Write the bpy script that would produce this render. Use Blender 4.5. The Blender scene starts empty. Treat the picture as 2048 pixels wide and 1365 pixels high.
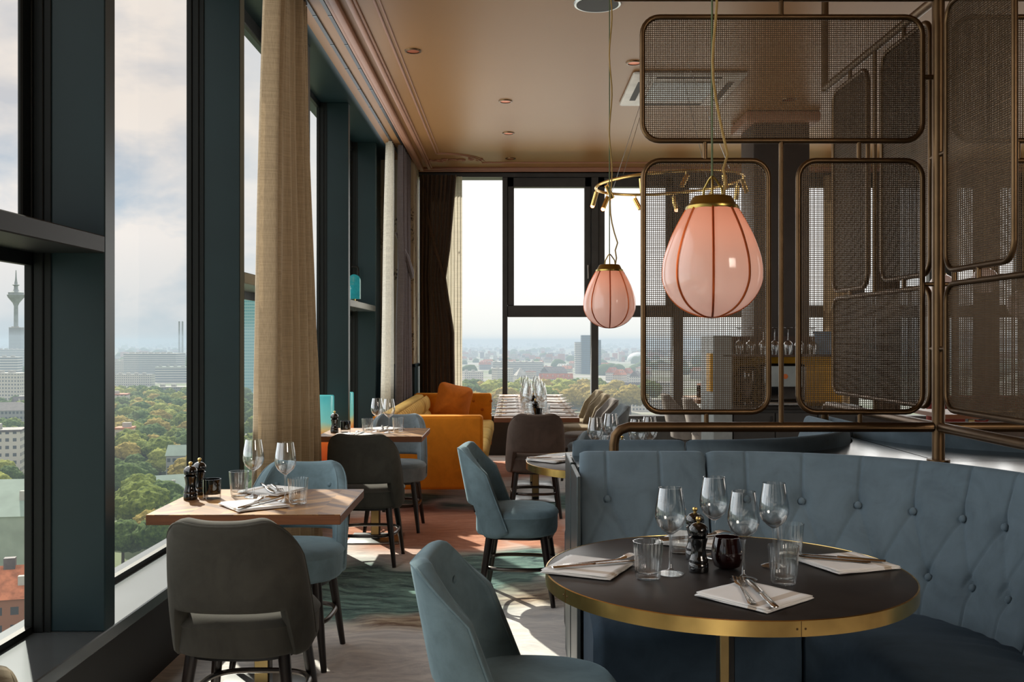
import bpy, bmesh, math, random
from mathutils import Vector, Matrix, noise as mnoise

random.seed(7)
PI = math.pi
C = bpy.context.scene.collection
F, H, CX, CY = 1965.0, 1.387, 1024.0, 682.5     # focal length in pixels of the 2048x1365 frame, eye height

def onz(x, y, z):                                # where a sight line through the photo meets a horizontal surface
    Y = F * (H - z) / (y - CY)
    return ((x - CX) * Y / F, Y, z)
def atY(x, y, Y):
    return ((x - CX) * Y / F, Y, H + (CY - y) * Y / F)
def lerp(a, b, t): return a + (b - a) * t
def sstep(a, b, x):
    t = max(0.0, min(1.0, (x - a) / (b - a))); return t * t * (3 - 2 * t)
def smooth(tab, x):                               # like interp, with rounded joints
    n = len(tab); k = 0
    while k < n - 2 and x > tab[k + 1][0]: k += 1
    (x1, y1), (x2, y2) = tab[k], tab[k + 1]; h = x2 - x1
    def sl(i):
        if i <= 0: return None
        if i >= n - 1: return (tab[-1][1] - tab[-2][1]) / (tab[-1][0] - tab[-2][0])
        return (tab[i + 1][1] - tab[i - 1][1]) / (tab[i + 1][0] - tab[i - 1][0])
    m1, m2 = sl(k), sl(k + 1)
    if m1 is None: return interp(tab, x)
    t = max(0, min(1, (x - x1) / h)); t2, t3 = t * t, t * t * t
    return (2 * t3 - 3 * t2 + 1) * y1 + (t3 - 2 * t2 + t) * h * m1 + (-2 * t3 + 3 * t2) * y2 + (t3 - t2) * h * m2
def interp(tab, x):
    if x <= tab[0][0]: return tab[0][1]
    for (a, va), (b, vb) in zip(tab, tab[1:]):
        if x <= b: return lerp(va, vb, (x - a) / (b - a) if b > a else 0)
    return tab[-1][1]

# ------------------------------------------------------------------ materials
def lin(c): 
    c /= 255.0
    return c / 12.92 if c <= 0.04045 else ((c + 0.055) / 1.055) ** 2.4
def S(r, g, b): return (lin(r), lin(g), lin(b), 1)

class NT:
    def __init__(s, name):
        s.m = bpy.data.materials.new(name); s.m.use_nodes = True
        s.t = s.m.node_tree; s.n = s.t.nodes; s.n.clear()
        s.out = s.n.new('ShaderNodeOutputMaterial')
    def new(s, kind, **kw):
        nd = s.n.new('ShaderNode' + kind)
        for k, v in kw.items():
            if k.startswith('_'): setattr(nd, k[1:], v)
            else: s.put(nd.inputs[k.replace('__', ' ') if not k.startswith('i') or not k[1:].isdigit() else int(k[1:])], v)
        return nd
    def put(s, sock, v):
        if isinstance(v, bpy.types.NodeSocket): s.t.links.new(v, sock)
        elif isinstance(v, bpy.types.Node): s.t.links.new(v.outputs[0], sock)
        else: sock.default_value = v
    def math(s, op, a, b=0.0, c=0.0, clamp=False):
        nd = s.n.new('ShaderNodeMath'); nd.operation = op; nd.use_clamp = clamp
        s.put(nd.inputs[0], a); s.put(nd.inputs[1], b); s.put(nd.inputs[2], c); return nd.outputs[0]
    def vmath(s, op, a, b=(0, 0, 0)):
        nd = s.n.new('ShaderNodeVectorMath'); nd.operation = op
        s.put(nd.inputs[0], a); s.put(nd.inputs[1], b); return nd.outputs['Value' if op in ('LENGTH', 'DOT_PRODUCT') else 'Vector']
    def mix(s, f, a, b):
        nd = s.n.new('ShaderNodeMix'); nd.data_type = 'RGBA'
        s.put(nd.inputs[0], f); s.put(nd.inputs[6], a); s.put(nd.inputs[7], b); return nd.outputs[2]
    def coord(s, which='Object'):
        return s.n.new('ShaderNodeTexCoord').outputs[which]
    def mapping(s, v, scale=(1, 1, 1), rot=(0, 0, 0), loc=(0, 0, 0)):
        nd = s.n.new('ShaderNodeMapping'); s.put(nd.inputs['Vector'], v)
        nd.inputs['Scale'].default_value = scale; nd.inputs['Rotation'].default_value = rot; nd.inputs['Location'].default_value = loc
        return nd.outputs[0]
    def noise(s, v, scale, detail=3.0, rough=0.55, dist=0.0):
        nd = s.n.new('ShaderNodeTexNoise'); s.put(nd.inputs['Vector'], v)
        nd.inputs['Scale'].default_value = scale; nd.inputs['Detail'].default_value = detail
        nd.inputs['Roughness'].default_value = rough; nd.inputs['Distortion'].default_value = dist
        return nd.outputs[0]
    def ramp(s, f, stops):
        nd = s.n.new('ShaderNodeValToRGB'); s.put(nd.inputs[0], f); e = nd.color_ramp.elements
        while len(e) < len(stops): e.new(0.5)
        for k, (p, c) in enumerate(stops): e[k].position = p; e[k].color = c if len(c) == 4 else (*c, 1)
        return nd.outputs[0]
    def rng(s, f, a, b, c=0.0, d=1.0):
        nd = s.n.new('ShaderNodeMapRange'); s.put(nd.inputs[0], f)
        for k, v in enumerate((a, b, c, d)): nd.inputs[k + 1].default_value = v
        return nd.outputs[0]
    def bump(s, h, strength=0.2, dist=0.01):
        nd = s.n.new('ShaderNodeBump'); s.put(nd.inputs['Height'], h)
        nd.inputs['Strength'].default_value = strength; nd.inputs['Distance'].default_value = dist
        return nd.outputs[0]
    def bsdf(s, color, rough=0.5, metal=0.0, spec=0.5, normal=None, sheen=0.0, sheen_tint=None, coat=0.0, emit=None, estr=0.0):
        nd = s.n.new('ShaderNodeBsdfPrincipled')
        s.put(nd.inputs['Base Color'], color); s.put(nd.inputs['Roughness'], rough); s.put(nd.inputs['Metallic'], metal)
        nd.inputs['Specular IOR Level'].default_value = spec
        if normal is not None: s.put(nd.inputs['Normal'], normal)
        if sheen:
            nd.inputs['Sheen Weight'].default_value = sheen; nd.inputs['Sheen Roughness'].default_value = 0.45
            if sheen_tint: nd.inputs['Sheen Tint'].default_value = sheen_tint
        if coat: nd.inputs['Coat Weight'].default_value = coat; nd.inputs['Coat Roughness'].default_value = 0.08
        if emit is not None: s.put(nd.inputs['Emission Color'], emit); nd.inputs['Emission Strength'].default_value = estr
        return nd.outputs[0]
    def done(s, sh): s.t.links.new(sh, s.out.inputs[0]); return s.m

def plain(name, col, rough=0.5, metal=0.0, spec=0.5, var=0.12, scale=6.0, coat=0.0, emit=None, estr=0.0):
    a = NT(name); n = a.noise(a.coord(), scale, 3)
    dark = tuple(c * (1 - var) for c in col[:3]) + (1,); lite = tuple(min(1, c * (1 + var)) for c in col[:3]) + (1,)
    return a.done(a.bsdf(a.mix(a.rng(n, .35, .65), dark, lite), rough, metal, spec, coat=coat, emit=emit, estr=estr))

def velvet(name, col, sheen=0.5, var=0.22):
    a = NT(name); co = a.coord()
    n1 = a.noise(co, 7, 4, .6, .8); n2 = a.noise(a.mapping(co, (1, 1, .35)), 40, 2)
    dark = tuple(c * (1 - var) for c in col[:3]) + (1,); lite = tuple(min(1, c * (1 + var)) for c in col[:3]) + (1,)
    c = a.mix(a.rng(n1, .3, .7), dark, lite); c = a.mix(a.math('MULTIPLY', a.rng(n2, .4, .7), .25), c, lite)
    fine = a.noise(co, 500, 1)
    return a.done(a.bsdf(c, .88, 0, .18, a.bump(fine, .12, .002), sheen, tuple(min(1, x * 2.2 + .05) for x in col[:3]) + (1,)))

def fabric_curtain(name, col, trans=0.25, var=0.15, weave=250):
    a = NT(name); co = a.coord()
    w1 = a.noise(a.mapping(co, (weave, weave, 6)), 1, 2); w2 = a.noise(a.mapping(co, (4, 4, weave)), 1, 2)
    t = a.math('MULTIPLY', a.math('ADD', w1, w2), .5)
    dark = tuple(c * (1 - var) for c in col[:3]) + (1,); lite = tuple(min(1, c * (1 + var)) for c in col[:3]) + (1,)
    c = a.mix(a.rng(t, .4, .6), dark, lite)
    b = a.bsdf(c, .9, 0, .1, None, .15)
    tr = a.new('BsdfTranslucent', Color=c)
    mx = a.new('MixShader', Fac=trans); a.put(mx.inputs[1], b); a.put(mx.inputs[2], tr)
    return a.done(mx.outputs[0])

def thin_glass(name, tint, base=0.04, power=4.0, rough=0.0, top=0.9, edge=0.0):
    a = NT(name)
    lw = a.new('LayerWeight', Blend=.5).outputs['Facing']
    f = a.math('ADD', a.math('MULTIPLY', a.math('POWER', lw, power), top), base, clamp=True)
    tcol = tint
    if edge: tcol = a.mix(a.math('MULTIPLY', a.math('POWER', lw, 2.5), edge), tint, (.12, .13, .13, 1))
    tr = a.new('BsdfTransparent', Color=tcol); gl = a.new('BsdfGlossy', Color=(1, 1, 1, 1), Roughness=rough)
    mx = a.new('MixShader', Fac=f); a.put(mx.inputs[1], tr); a.put(mx.inputs[2], gl)
    return a.done(mx.outputs[0])

def facade(name, wall, glass, w=3.0, h=3.3, fw=.5, fh=.45, band=False):      # walls with rows of windows, in metres along the wall
    a = NT(name); uv = a.n.new('ShaderNodeUVMap').outputs[0]
    sep = a.n.new('ShaderNodeSeparateXYZ'); a.put(sep.inputs[0], uv)
    fu = a.math('FRACT', a.math('DIVIDE', sep.outputs[0], w)); fv = a.math('FRACT', a.math('DIVIDE', sep.outputs[1], h))
    mv = a.math('LESS_THAN', a.math('ABSOLUTE', a.math('SUBTRACT', fv, .55)), fh / 2)
    mu = a.math('LESS_THAN', a.math('ABSOLUTE', a.math('SUBTRACT', fu, .5)), fw / 2)
    m = mv if band else a.math('MULTIPLY', mu, mv)
    n = a.noise(a.coord(), .15, 3)
    wc = a.mix(n, tuple(c * .85 for c in wall[:3]) + (1,), wall)
    return a.done(a.bsdf(a.mix(m, wc, glass), .7))

M = {}
M['blue'] = velvet('velvet_blue', S(104, 124, 131)); M['bluegrey'] = velvet('velvet_blue_grey', S(108, 118, 122))
M['grey'] = velvet('velvet_grey', S(66, 64, 58)); M['brown'] = velvet('velvet_brown', S(82, 72, 65))
M['beige'] = velvet('velvet_beige', S(134, 124, 104)); M['booth'] = velvet('velvet_booth', S(96, 112, 122), .5, .16)
M['boothshade'] = velvet('velvet_booth_shaded', S(46, 60, 72), .35, .2)  # booth velvet again, with the shade on the seat put into its colour
M['taupe'] = velvet('velvet_taupe', S(112, 108, 104))
M['orange'] = velvet('velvet_orange', S(206, 124, 30), .35, .14); M['khaki'] = velvet('velvet_ochre', S(196, 156, 84), .3, .2)
M['rust'] = velvet('velvet_rust', S(178, 96, 26), .3, .2); M['red'] = velvet('velvet_red', S(92, 36, 30))
M['legwood'] = plain('dark_stained_wood', S(28, 19, 15), .32, 0, .5, .25, 12)
M['black'] = plain('black_metal', S(24, 23, 22), .4, .2)
M['gloss_black'] = plain('gloss_black_lacquer', S(14, 13, 13), .12, 0, .6, coat=.6)
M['footring'] = plain('dark_chrome', S(78, 72, 68), .28, .9)
M['brass'] = plain('brushed_brass', S(232, 196, 122), .26, 1, var=.18, scale=9)
M['bronze'] = plain('bronze_tube', S(100, 78, 54), .38, .9, var=.15)
M['wire'] = plain('bronze_wire', S(84, 69, 52), .48, .8)
M['steel'] = plain('brushed_steel', S(176, 178, 178), .3, 1)
M['ledge'] = plain('polished_ledge_metal', S(128, 128, 126), .16, 1, var=.1, scale=3); M['gunmetal'] = plain('gunmetal', S(84, 92, 94), .38, .8)
M['dullbrass'] = plain('dull_brass', S(168, 146, 100), .36, 1)
M['silver'] = plain('silver_cutlery', S(214, 208, 200), .16, 1)
M['copper'] = plain('copper_ring', S(186, 96, 52), .42, 1)
M['teal'] = plain('teal_painted_metal', S(28, 53, 60), .42, 0, .45, .08, 2)
M['frame'] = plain('dark_window_frame', S(26, 31, 32), .5, .0, .3, .08, 2)
M['sill'] = plain('sill_metal', S(112, 120, 124), .22, .35, .5, .05, 3)
M['blackwall'] = plain('black_wall_panel', S(10, 10, 10), .6)
M['backframe'] = plain('grey_window_frame', S(58, 58, 56), .45, .2)
M['tabletop'] = plain('black_laminate', S(42, 39, 38), .42, 0, .45, .15, 18)
M['lamp_cap'] = plain('gold_cap', S(170, 146, 78), .3, 1)
M['white'] = plain('white_plastic', S(205, 200, 190), .5); M['slot'] = plain('vent_slot', S(40, 38, 36), .7)
M['rope_green'] = plain('green_cord', S(86, 98, 66), .8); M['rope_tan'] = plain('tan_cord', S(158, 128, 72), .8)
M['column'] = plain('dark_column_plaster', S(52, 46, 42), .55)
M['station'] = plain('pale_grey_panel', S(140, 150, 150), .4); M['yellow'] = plain('yellow_panel', S(232, 172, 40), .4)
M['darkcab'] = plain('dark_cabinet', S(50, 50, 48), .5); M['walnut_dark'] = plain('dark_walnut', S(62, 46, 36), .45, var=.3, scale=14)
M['wallpaint'] = plain('dark_wall_paint', S(92, 78, 66), .7)
M['leafgreen'] = plain('bucket_blue', S(110, 132, 150), .3)
M['glow'] = plain('lit_bulb', S(255, 120, 70), .5, emit=(1, .30, .12, 1), estr=9.0)
M['pane'] = thin_glass('window_pane', (.955, .985, .975, 1), .02, 6.0, 0, .6)
M['pane_back'] = thin_glass('back_window_pane', (.985, .99, .985, 1), .02, 5.0, 0, .7)
M['glass'] = thin_glass('drinking_glass', (.975, .985, .985, 1), .075, 2.4, 0, .92, .75)
M['smoke'] = thin_glass('smoked_glass', (.10, .085, .06, 1), .06, 3.0, .02, .9)
M['winered'] = plain('dark_red_glass', S(30, 8, 8), .06, 0, .7, coat=.5)
M['orange_mark'] = plain('orange_mark', S(190, 100, 40), .5)

def mk_opal():
    a = NT('opal_glass'); sep = a.n.new('ShaderNodeSeparateXYZ'); a.put(sep.inputs[0], a.coord())
    g = a.rng(sep.outputs[2], 0.0, .3)
    c = a.ramp(g, [(0, S(206, 190, 186)), (.5, S(198, 172, 161)), (1, S(192, 142, 121))])
    b = a.bsdf(c, .12, 0, .6, coat=.4, emit=a.ramp(g, [(0, (.42, .37, .36, 1)), (.6, (.44, .33, .30, 1)), (1, (.55, .29, .20, 1))]), estr=.19)
    tr = a.new('BsdfTranslucent', Color=c); mx = a.new('MixShader', Fac=.3); a.put(mx.inputs[1], b); a.put(mx.inputs[2], tr)
    return a.done(mx.outputs[0])
M['opal'] = mk_opal()
def mk_artglass():
    a = NT('turquoise_orange_glass'); co = a.coord(); sep = a.n.new('ShaderNodeSeparateXYZ'); a.put(sep.inputs[0], co)
    z = a.math('ADD', a.math('DIVIDE', sep.outputs[2], .58), a.math('MULTIPLY', a.math('SUBTRACT', a.noise(co, 6, 2), .5), .35))
    c = a.ramp(z, [(0, S(190, 70, 30)), (.35, S(232, 136, 62)), (.5, S(230, 208, 150)), (.62, S(150, 220, 220)), (1, S(110, 200, 206))])
    b = a.bsdf(c, .1, 0, .5, emit=c, estr=.32)  # weak emission stands in for daylight coming through the glass
    tr = a.new('BsdfTranslucent', Color=c); mx = a.new('MixShader', Fac=.45); a.put(mx.inputs[1], b); a.put(mx.inputs[2], tr)
    return a.done(mx.outputs[0])
M['artglass'] = mk_artglass()
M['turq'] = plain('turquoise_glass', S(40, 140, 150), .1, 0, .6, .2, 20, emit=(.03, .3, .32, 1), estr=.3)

def mk_wood():
    a = NT('chevron_wood'); co = a.coord(); sep = a.n.new('ShaderNodeSeparateXYZ'); a.put(sep.inputs[0], co)
    px = a.math('DIVIDE', a.math('ADD', sep.outputs[0], 10.0), .236); fx = a.math('FRACT', px); cell = a.math('FLOOR', px)
    zig = a.math('ABSOLUTE', a.math('SUBTRACT', fx, .5))
    t = a.math('ADD', a.math('DIVIDE', sep.outputs[1], .05), a.math('MULTIPLY', zig, 4.2))
    pid = a.math('ADD', a.math('FLOOR', t), a.math('MULTIPLY', a.math('GREATER_THAN', fx, .5), 17.3))
    wn = a.n.new('ShaderNodeTexWhiteNoise'); wn.noise_dimensions = '1D'; a.put(wn.inputs['W'], a.math('ADD', pid, a.math('MULTIPLY', cell, 31.7)))
    gr = a.noise(a.mapping(co, (18, 90, 18), (0, 0, .7)), 1, 4, .6)
    base = a.mix(wn.outputs[0], S(94, 58, 28), S(184, 136, 74)); col = a.mix(a.math('MULTIPLY', a.rng(gr, .35, .7), .5), base, S(84, 50, 30))
    edge = a.math('GREATER_THAN', a.math('ABSOLUTE', a.math('SUBTRACT', a.math('FRACT', t), .5)), .47)
    col = a.mix(a.math('MULTIPLY', edge, .6), col, S(44, 26, 16))
    return a.done(a.bsdf(col, .42, 0, .35))
M['wood'] = mk_wood()
def mk_wood_edge():
    a = NT('plain_wood'); g = a.noise(a.mapping(a.coord(), (6, 6, 120)), 1, 4, .6)
    return a.done(a.bsdf(a.mix(g, S(82, 46, 26), S(140, 88, 54)), .38))
M['wood_edge'] = mk_wood_edge()
def mk_napkin():
    a = NT('napkin_cloth'); co = a.coord(); sep = a.n.new('ShaderNodeSeparateXYZ'); a.put(sep.inputs[0], co)
    st = a.math('LESS_THAN', a.math('ABSOLUTE', a.math('SUBTRACT', sep.outputs[0], -.062)), .012)
    w = a.noise(a.mapping(co, (900, 900, 40)), 1, 1)
    c = a.mix(a.math('MULTIPLY', st, .8), S(234, 232, 228), S(186, 168, 146))
    return a.done(a.bsdf(c, .85, 0, .2, a.bump(w, .15, .001), .2))
M['napkin'] = mk_napkin()

def mk_carpet():
    a = NT('painterly_carpet'); co = a.coord()
    nw = a.n.new('ShaderNodeTexNoise'); a.put(nw.inputs['Vector'], co); nw.inputs['Scale'].default_value = 1.1; nw.inputs['Detail'].default_value = 3; nw.inputs['Roughness'].default_value = .5
    warp = a.vmath('SCALE', a.vmath('SUBTRACT', nw.outputs['Color'], (.5, .5, .5))); warp.node.inputs['Scale'].default_value = 1.25
    p = a.vmath('ADD', co, warp)
    wl = a.vmath('ADD', co, a.vmath('MULTIPLY', warp, (.6, .6, 0)))
    st = a.noise(a.mapping(wl, (1.7, 6.5, 1), (0, 0, -.38)), 2.4, 8, .72, .35)
    st2 = a.noise(a.mapping(wl, (1.2, 3.2, 1), (0, 0, .3), (3, 1, 0)), 1.4, 8, .74, .4)
    fine = a.noise(a.mapping(co, (2.2, 11, 1), (0, 0, -.2)), 5, 7, .78, .3)
    c = a.mix(a.rng(st, .38, .62), S(204, 202, 200), S(240, 236, 230))
    c = a.mix(a.math('MULTIPLY', a.rng(st2, .62, .70), .45), c, S(140, 116, 98))
    c = a.mix(a.math('MULTIPLY', a.rng(st2, .36, .30), .7), c, S(96, 112, 116))
    def blob(c0, items, col_a, col_b, soft=.22):
        m = None
        for (x, y, rx, ry) in items:
            d = a.vmath('LENGTH', a.vmath('MULTIPLY', a.vmath('SUBTRACT', a.vmath('MULTIPLY', p, (1, 1, 0)), (x, y, 0)), (1 / rx, 1 / ry, 0)))
            mm = a.rng(d, 1 + soft, 1 - soft)
            m = mm if m is None else a.math('MAXIMUM', m, mm)
        m = a.math('MULTIPLY', m, a.rng(fine, .22, .42))
        return a.mix(m, c0, a.mix(a.rng(st, .4, .6), col_a, col_b))
    c = blob(c, [(-.55, 7.3, .75, 1.0), (.35, 6.9, .35, .8), (-.2, 10.6, .7, .8), (1.2, 8, .7, .7)], S(174, 116, 90), S(198, 142, 114))
    c = blob(c, [(-.8, 5.45, .7, .62), (.02, 5.95, .42, .6), (-.15, 8.1, .35, .35), (-.9, 8.6, .4, .3), (.6, 8.4, .5, .5)], S(26, 58, 62), S(112, 146, 136))
    c = blob(c, [(-.47, 4.8, .26, .17), (.07, 5.25, .26, .2), (.45, 3.9, .3, .12)], S(104, 74, 56), S(196, 178, 150), .5)
    c = a.mix(a.math('MULTIPLY', a.rng(fine, .62, .72), .45), c, S(60, 76, 80))
    pile = a.noise(co, 260, 2)
    return a.done(a.bsdf(c, .95, 0, .08, a.bump(pile, .35, .004), .15))
M['carpet'] = mk_carpet()
def mk_ceiling():
    a = NT('satin_ceiling_paint'); n = a.noise(a.coord(), .8, 3)
    return a.done(a.bsdf(a.mix(n, S(141, 102, 64), S(152, 113, 73)), .40, 0, .15))
M['ceiling'] = mk_ceiling()
M['moulding'] = plain('ceiling_moulding', S(152, 106, 80), .5, var=.05)
def mk_paper():
    a = NT('floral_wallpaper'); co = a.coord()
    v = a.n.new('ShaderNodeTexVoronoi'); a.put(v.inputs['Vector'], a.mapping(co, (7, 7, 5))); v.inputs['Scale'].default_value = 1.0
    n = a.noise(co, 30, 3, .6, 1.5)
    m = a.math('MULTIPLY', a.rng(v.outputs['Distance'], .42, .30), a.rng(n, .48, .56))
    return a.done(a.bsdf(a.mix(m, S(186, 174, 146), S(52, 44, 40)), .7))
M['paper'] = mk_paper()
M['linen'] = fabric_curtain('linen_curtain', S(160, 139, 110), .18); M['sheer'] = fabric_curtain('sheer_curtain', S(208, 202, 186), .5)
M['drape'] = fabric_curtain('dark_brown_drape', S(88, 72, 58), .05); M['greydrape'] = fabric_curtain('grey_velvet_drape', S(112, 108, 112), .06)

# ------------------------------------------------------------------ mesh building
class MB:
    def __init__(s): s.v = []; s.f = []; s.mi = []; s.uv = {}; s.cur = 0
    def quad(s, *idx): s.f.append(tuple(idx)); s.mi.append(s.cur)
    def add_bm(s, bm, mat=None):
        o = len(s.v); bm.verts.index_update()
        for v in bm.verts: s.v.append((mat @ v.co) if mat else v.co.copy())
        for f in bm.faces: s.quad(*[o + v.index for v in f.verts])
        bm.free(); return s
    def box(s, x0, x1, y0, y1, z0, z1, bev=0.0, seg=1, mat=None):
        bm = bmesh.new(); bmesh.ops.create_cube(bm, size=1)
        bmesh.ops.scale(bm, vec=(x1 - x0, y1 - y0, z1 - z0), verts=bm.verts)
        bmesh.ops.translate(bm, vec=((x0 + x1) / 2, (y0 + y1) / 2, (z0 + z1) / 2), verts=bm.verts)
        if bev: bmesh.ops.bevel(bm, geom=bm.edges[:], offset=bev, segments=seg, profile=.5, affect='EDGES')
        return s.add_bm(bm, mat)
    def rings(s, rs, closed=True, cap0=True, cap1=True):       # list of rings of points
        o = len(s.v); n = len(rs[0])
        for r in rs: s.v.extend(Vector(p) for p in r)
        m = n if closed else n - 1
        for i in range(len(rs) - 1):
            for j in range(m):
                k = (j + 1) % n
                s.quad(o + i * n + j, o + i * n + k, o + (i + 1) * n + k, o + (i + 1) * n + j)
        if cap0: s.quad(*[o + j for j in reversed(range(n))])
        if cap1: s.quad(*[o + (len(rs) - 1) * n + j for j in range(n)])
        return s
    def lathe(s, prof, seg=24, c=(0, 0), lobes=0, amp=0.0):    # prof: (r, z) pairs
        rs = []
        for r, z in prof:
            ring = []
            for j in range(seg):
                t = 2 * PI * j / seg; rr = max(r, 1e-5)
                if lobes: rr *= 1 - amp * (1 - abs(math.sin(lobes * t / 2))) ** 2
                ring.append((c[0] + rr * math.cos(t), c[1] + rr * math.sin(t), z))
            rs.append(ring)
        return s.rings(rs, True, prof[0][0] > 1e-4, prof[-1][0] > 1e-4)
    def tube(s, pts, r, seg=8, closed=False, caps=True):
        pts = [Vector(p) for p in pts]; n = len(pts); rs = []
        rad = r if isinstance(r, (list, tuple)) else [r] * n
        up = None
        for i, p in enumerate(pts):
            if closed: d = pts[(i + 1) % n] - pts[i - 1]
            else: d = pts[min(i + 1, n - 1)] - pts[max(i - 1, 0)]
            d.normalize()
            if up is None: up = Vector((0, 0, 1)) if abs(d.z) < .9 else Vector((1, 0, 0))
            a = d.cross(up); a.normalize(); b = a.cross(d); b.normalize(); up = b
            rs.append([p + a * rad[i] * math.cos(2 * PI * k / seg) + b * rad[i] * math.sin(2 * PI * k / seg) for k in range(seg)])
        if closed: rs.append(rs[0])
        return s.rings(rs, True, caps and not closed, caps and not closed)
    def grid(s, fn, nu, nv, closed_u=False):
        o = len(s.v)
        for j in range(nv + 1):
            for i in range(nu + (0 if closed_u else 1)): s.v.append(Vector(fn(i / nu, j / nv)))
        w = nu + (0 if closed_u else 1)
        for j in range(nv):
            for i in range(nu):
                k = (i + 1) % w
                s.quad(o + j * w + i, o + j * w + k, o + (j + 1) * w + k, o + (j + 1) * w + i)
        return s
    def build(s, name, mats, parent=None, smooth=40, loc=None, rz=0.0):
        me = bpy.data.meshes.new(name); me.from_pydata([tuple(v) for v in s.v], [], s.f); me.update()
        if not isinstance(mats, (list, tuple)): mats = [mats]
        for m in mats: me.materials.append(m)
        if len(mats) > 1: me.polygons.foreach_set('material_index', s.mi)
        bm = bmesh.new(); bm.from_mesh(me); bmesh.ops.remove_doubles(bm, verts=bm.verts, dist=1e-6)
        bmesh.ops.recalc_face_normals(bm, faces=bm.faces); bm.to_mesh(me); bm.free()
        if smooth:
            me.shade_smooth(); me.set_sharp_from_angle(angle=math.radians(smooth))
        o = bpy.data.objects.new(name, me); C.objects.link(o)
        if parent is not None: o.parent = parent
        if loc is not None: o.location = loc
        o.rotation_euler = (0, 0, rz)
        return o

def solid(o, thick, sub=1, offset=-1.0):                     # thicken + round a sheet, then keep the result as the mesh
    m = o.modifiers.new('s', 'SOLIDIFY'); m.thickness = thick; m.offset = offset
    if sub: m2 = o.modifiers.new('b', 'SUBSURF'); m2.levels = sub; m2.render_levels = sub
    dg = bpy.context.evaluated_depsgraph_get(); dg.update()
    me = bpy.data.meshes.new_from_object(o.evaluated_get(dg)); o.modifiers.clear()
    o.data = me; me.shade_smooth(); return o

def tag(o, label, cat, group=None, kind=None):
    o['label'] = label; o['category'] = cat
    if group: o['group'] = group
    if kind: o['kind'] = kind
    return o
def thing(name, label, cat, loc=(0, 0, 0), rz=0.0, group=None):
    o = bpy.data.objects.new(name, None); C.objects.link(o); o.empty_display_size = .05
    o.location = loc; o.rotation_euler = (0, 0, rz)
    return tag(o, label, cat, group)
def struct(o): o['kind'] = 'structure'; return o
def copy_tree(root, loc, rz, label, group=None, mats=None):
    def cp(o, par):
        c = o.copy(); C.objects.link(c)
        if par is not None: c.parent = par
        if mats and o.type == 'MESH' and o.data.materials and o.data.materials[0] and o.data.materials[0].name in mats:
            key = (o.data.name, mats[o.data.materials[0].name].name)
            if key not in RECOL:
                d = o.data.copy(); d.materials[0] = mats[o.data.materials[0].name]; RECOL[key] = d
            c.data = RECOL[key]
        for ch in KIDS(o): cp(ch, c)
        return c
    r = cp(root, None); r.location = loc; r.rotation_euler = (0, 0, rz); r['label'] = label
    if group: r['group'] = group
    elif 'group' in r: del r['group']
    return r
RECOL = {}
def KIDS(o): return [c for c in ALLOBJ() if c.parent == o]
def ALLOBJ(): return list(C.objects)
_kc = {}
def KIDS(o):
    if o.name not in _kc: _kc[o.name] = list(o.children)
    return _kc[o.name]

# ------------------------------------------------------------------ the room
XG, XE, ZC, ZS, YB = -1.72, -1.45, 3.50, .35, 12.1          # glass line, inner edge of the fins, ceiling, sill, back wall
struct(MB().box(-1.8, 7.5, -4, YB + .2, -.12, 0).build('floor', M['carpet'], smooth=0))
ceil = struct(MB().box(-1.36, 7.5, -4, YB + .2, ZC, ZC + .12).build('ceiling', M['ceiling'], smooth=0))
struct(MB().box(-1.85, -1.36, -4, YB + .2, ZC, ZC + .12).build('trim_1', M['teal'], smooth=0))            # soffit over the windows
struct(MB().box(7.5, 7.6, -4, YB + .2, 0, ZC).build('wall_right', M['wallpaint'], smooth=0))
struct(MB().box(-1.85, 7.5, -4.1, -4, 0, ZC).build('wall_front', M['wallpaint'], smooth=0))
struct(MB().box(-1.82, XE - .02, -4, 11.45, 0, .30).build('wall_left', M['blackwall'], smooth=0))
struct(MB().box(-1.82, XE, -4, 11.45, .30, ZS, .004).build('trim_2', M['sill'], smooth=0))                # sill along the left windows
# ceiling mouldings
t3 = MB()
for x0, x1, d in ((-1.15, -1.12, .03), (-1.12, -1.075, .045), (-1.02, -.985, .03), (-.985, -.965, .015)): t3.box(x0, x1, -4, 11.95, ZC - d, ZC, .006, 2)
for y0, y1, d in ((11.93, 11.96, .03), (11.97, 12.02, .045), (12.04, 12.1, .06)): t3.box(-1.14, 7.5, y0, y1, ZC - d, ZC, .006, 2)
struct(t3.build('trim_3', M['moulding']))
t4 = MB()
pts = [(-.855, -4), (-.855, 11.05)]
arc = [(-.855 + .5 * math.sin(a), 11.62 - .57 * math.cos(a)) for a in [PI / 2 * k / 12 for k in range(1, 13)]]
pts = pts + arc + [(7.4, 11.62)]
for off, r in ((0, .009), (.035, .005)):
    t4.tube([(x + off, y - off, ZC - .004) for x, y in pts], r, 6)
struct(t4.build('trim_4', M['moulding']))
t5 = MB()
cx, cy = -.67, 11.42
for k in range(7):                                            # scrolled corner ornament
    a0 = k * .9; base = (cx + (k - 3) * .09, cy + .03 * math.sin(k * 2.1))
    t5.tube([(base[0] + .07 * (1 - t) * math.cos(a0 + 5 * t), base[1] + .07 * (1 - t) * math.sin(a0 + 5 * t), ZC - .008) for t in [i / 12 for i in range(13)]], [.012 - .006 * i / 12 for i in range(13)], 5)
struct(t5.build('trim_5', M['moulding']))
for n, x in ((6, -1.275), (7, -1.175)):                       # curtain tracks
    tk = MB().box(x - .012, x + .012, -4, 11.4, ZC - .012, ZC); tk.cur = 1
    for k in range(22): tk.box(x - .013, x + .013, 2 + k * .62, 2.02 + k * .62, ZC - .014, ZC - .004)
    struct(tk.build('trim_%d' % n, [M['black'], M['gunmetal']], smooth=0))

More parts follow.
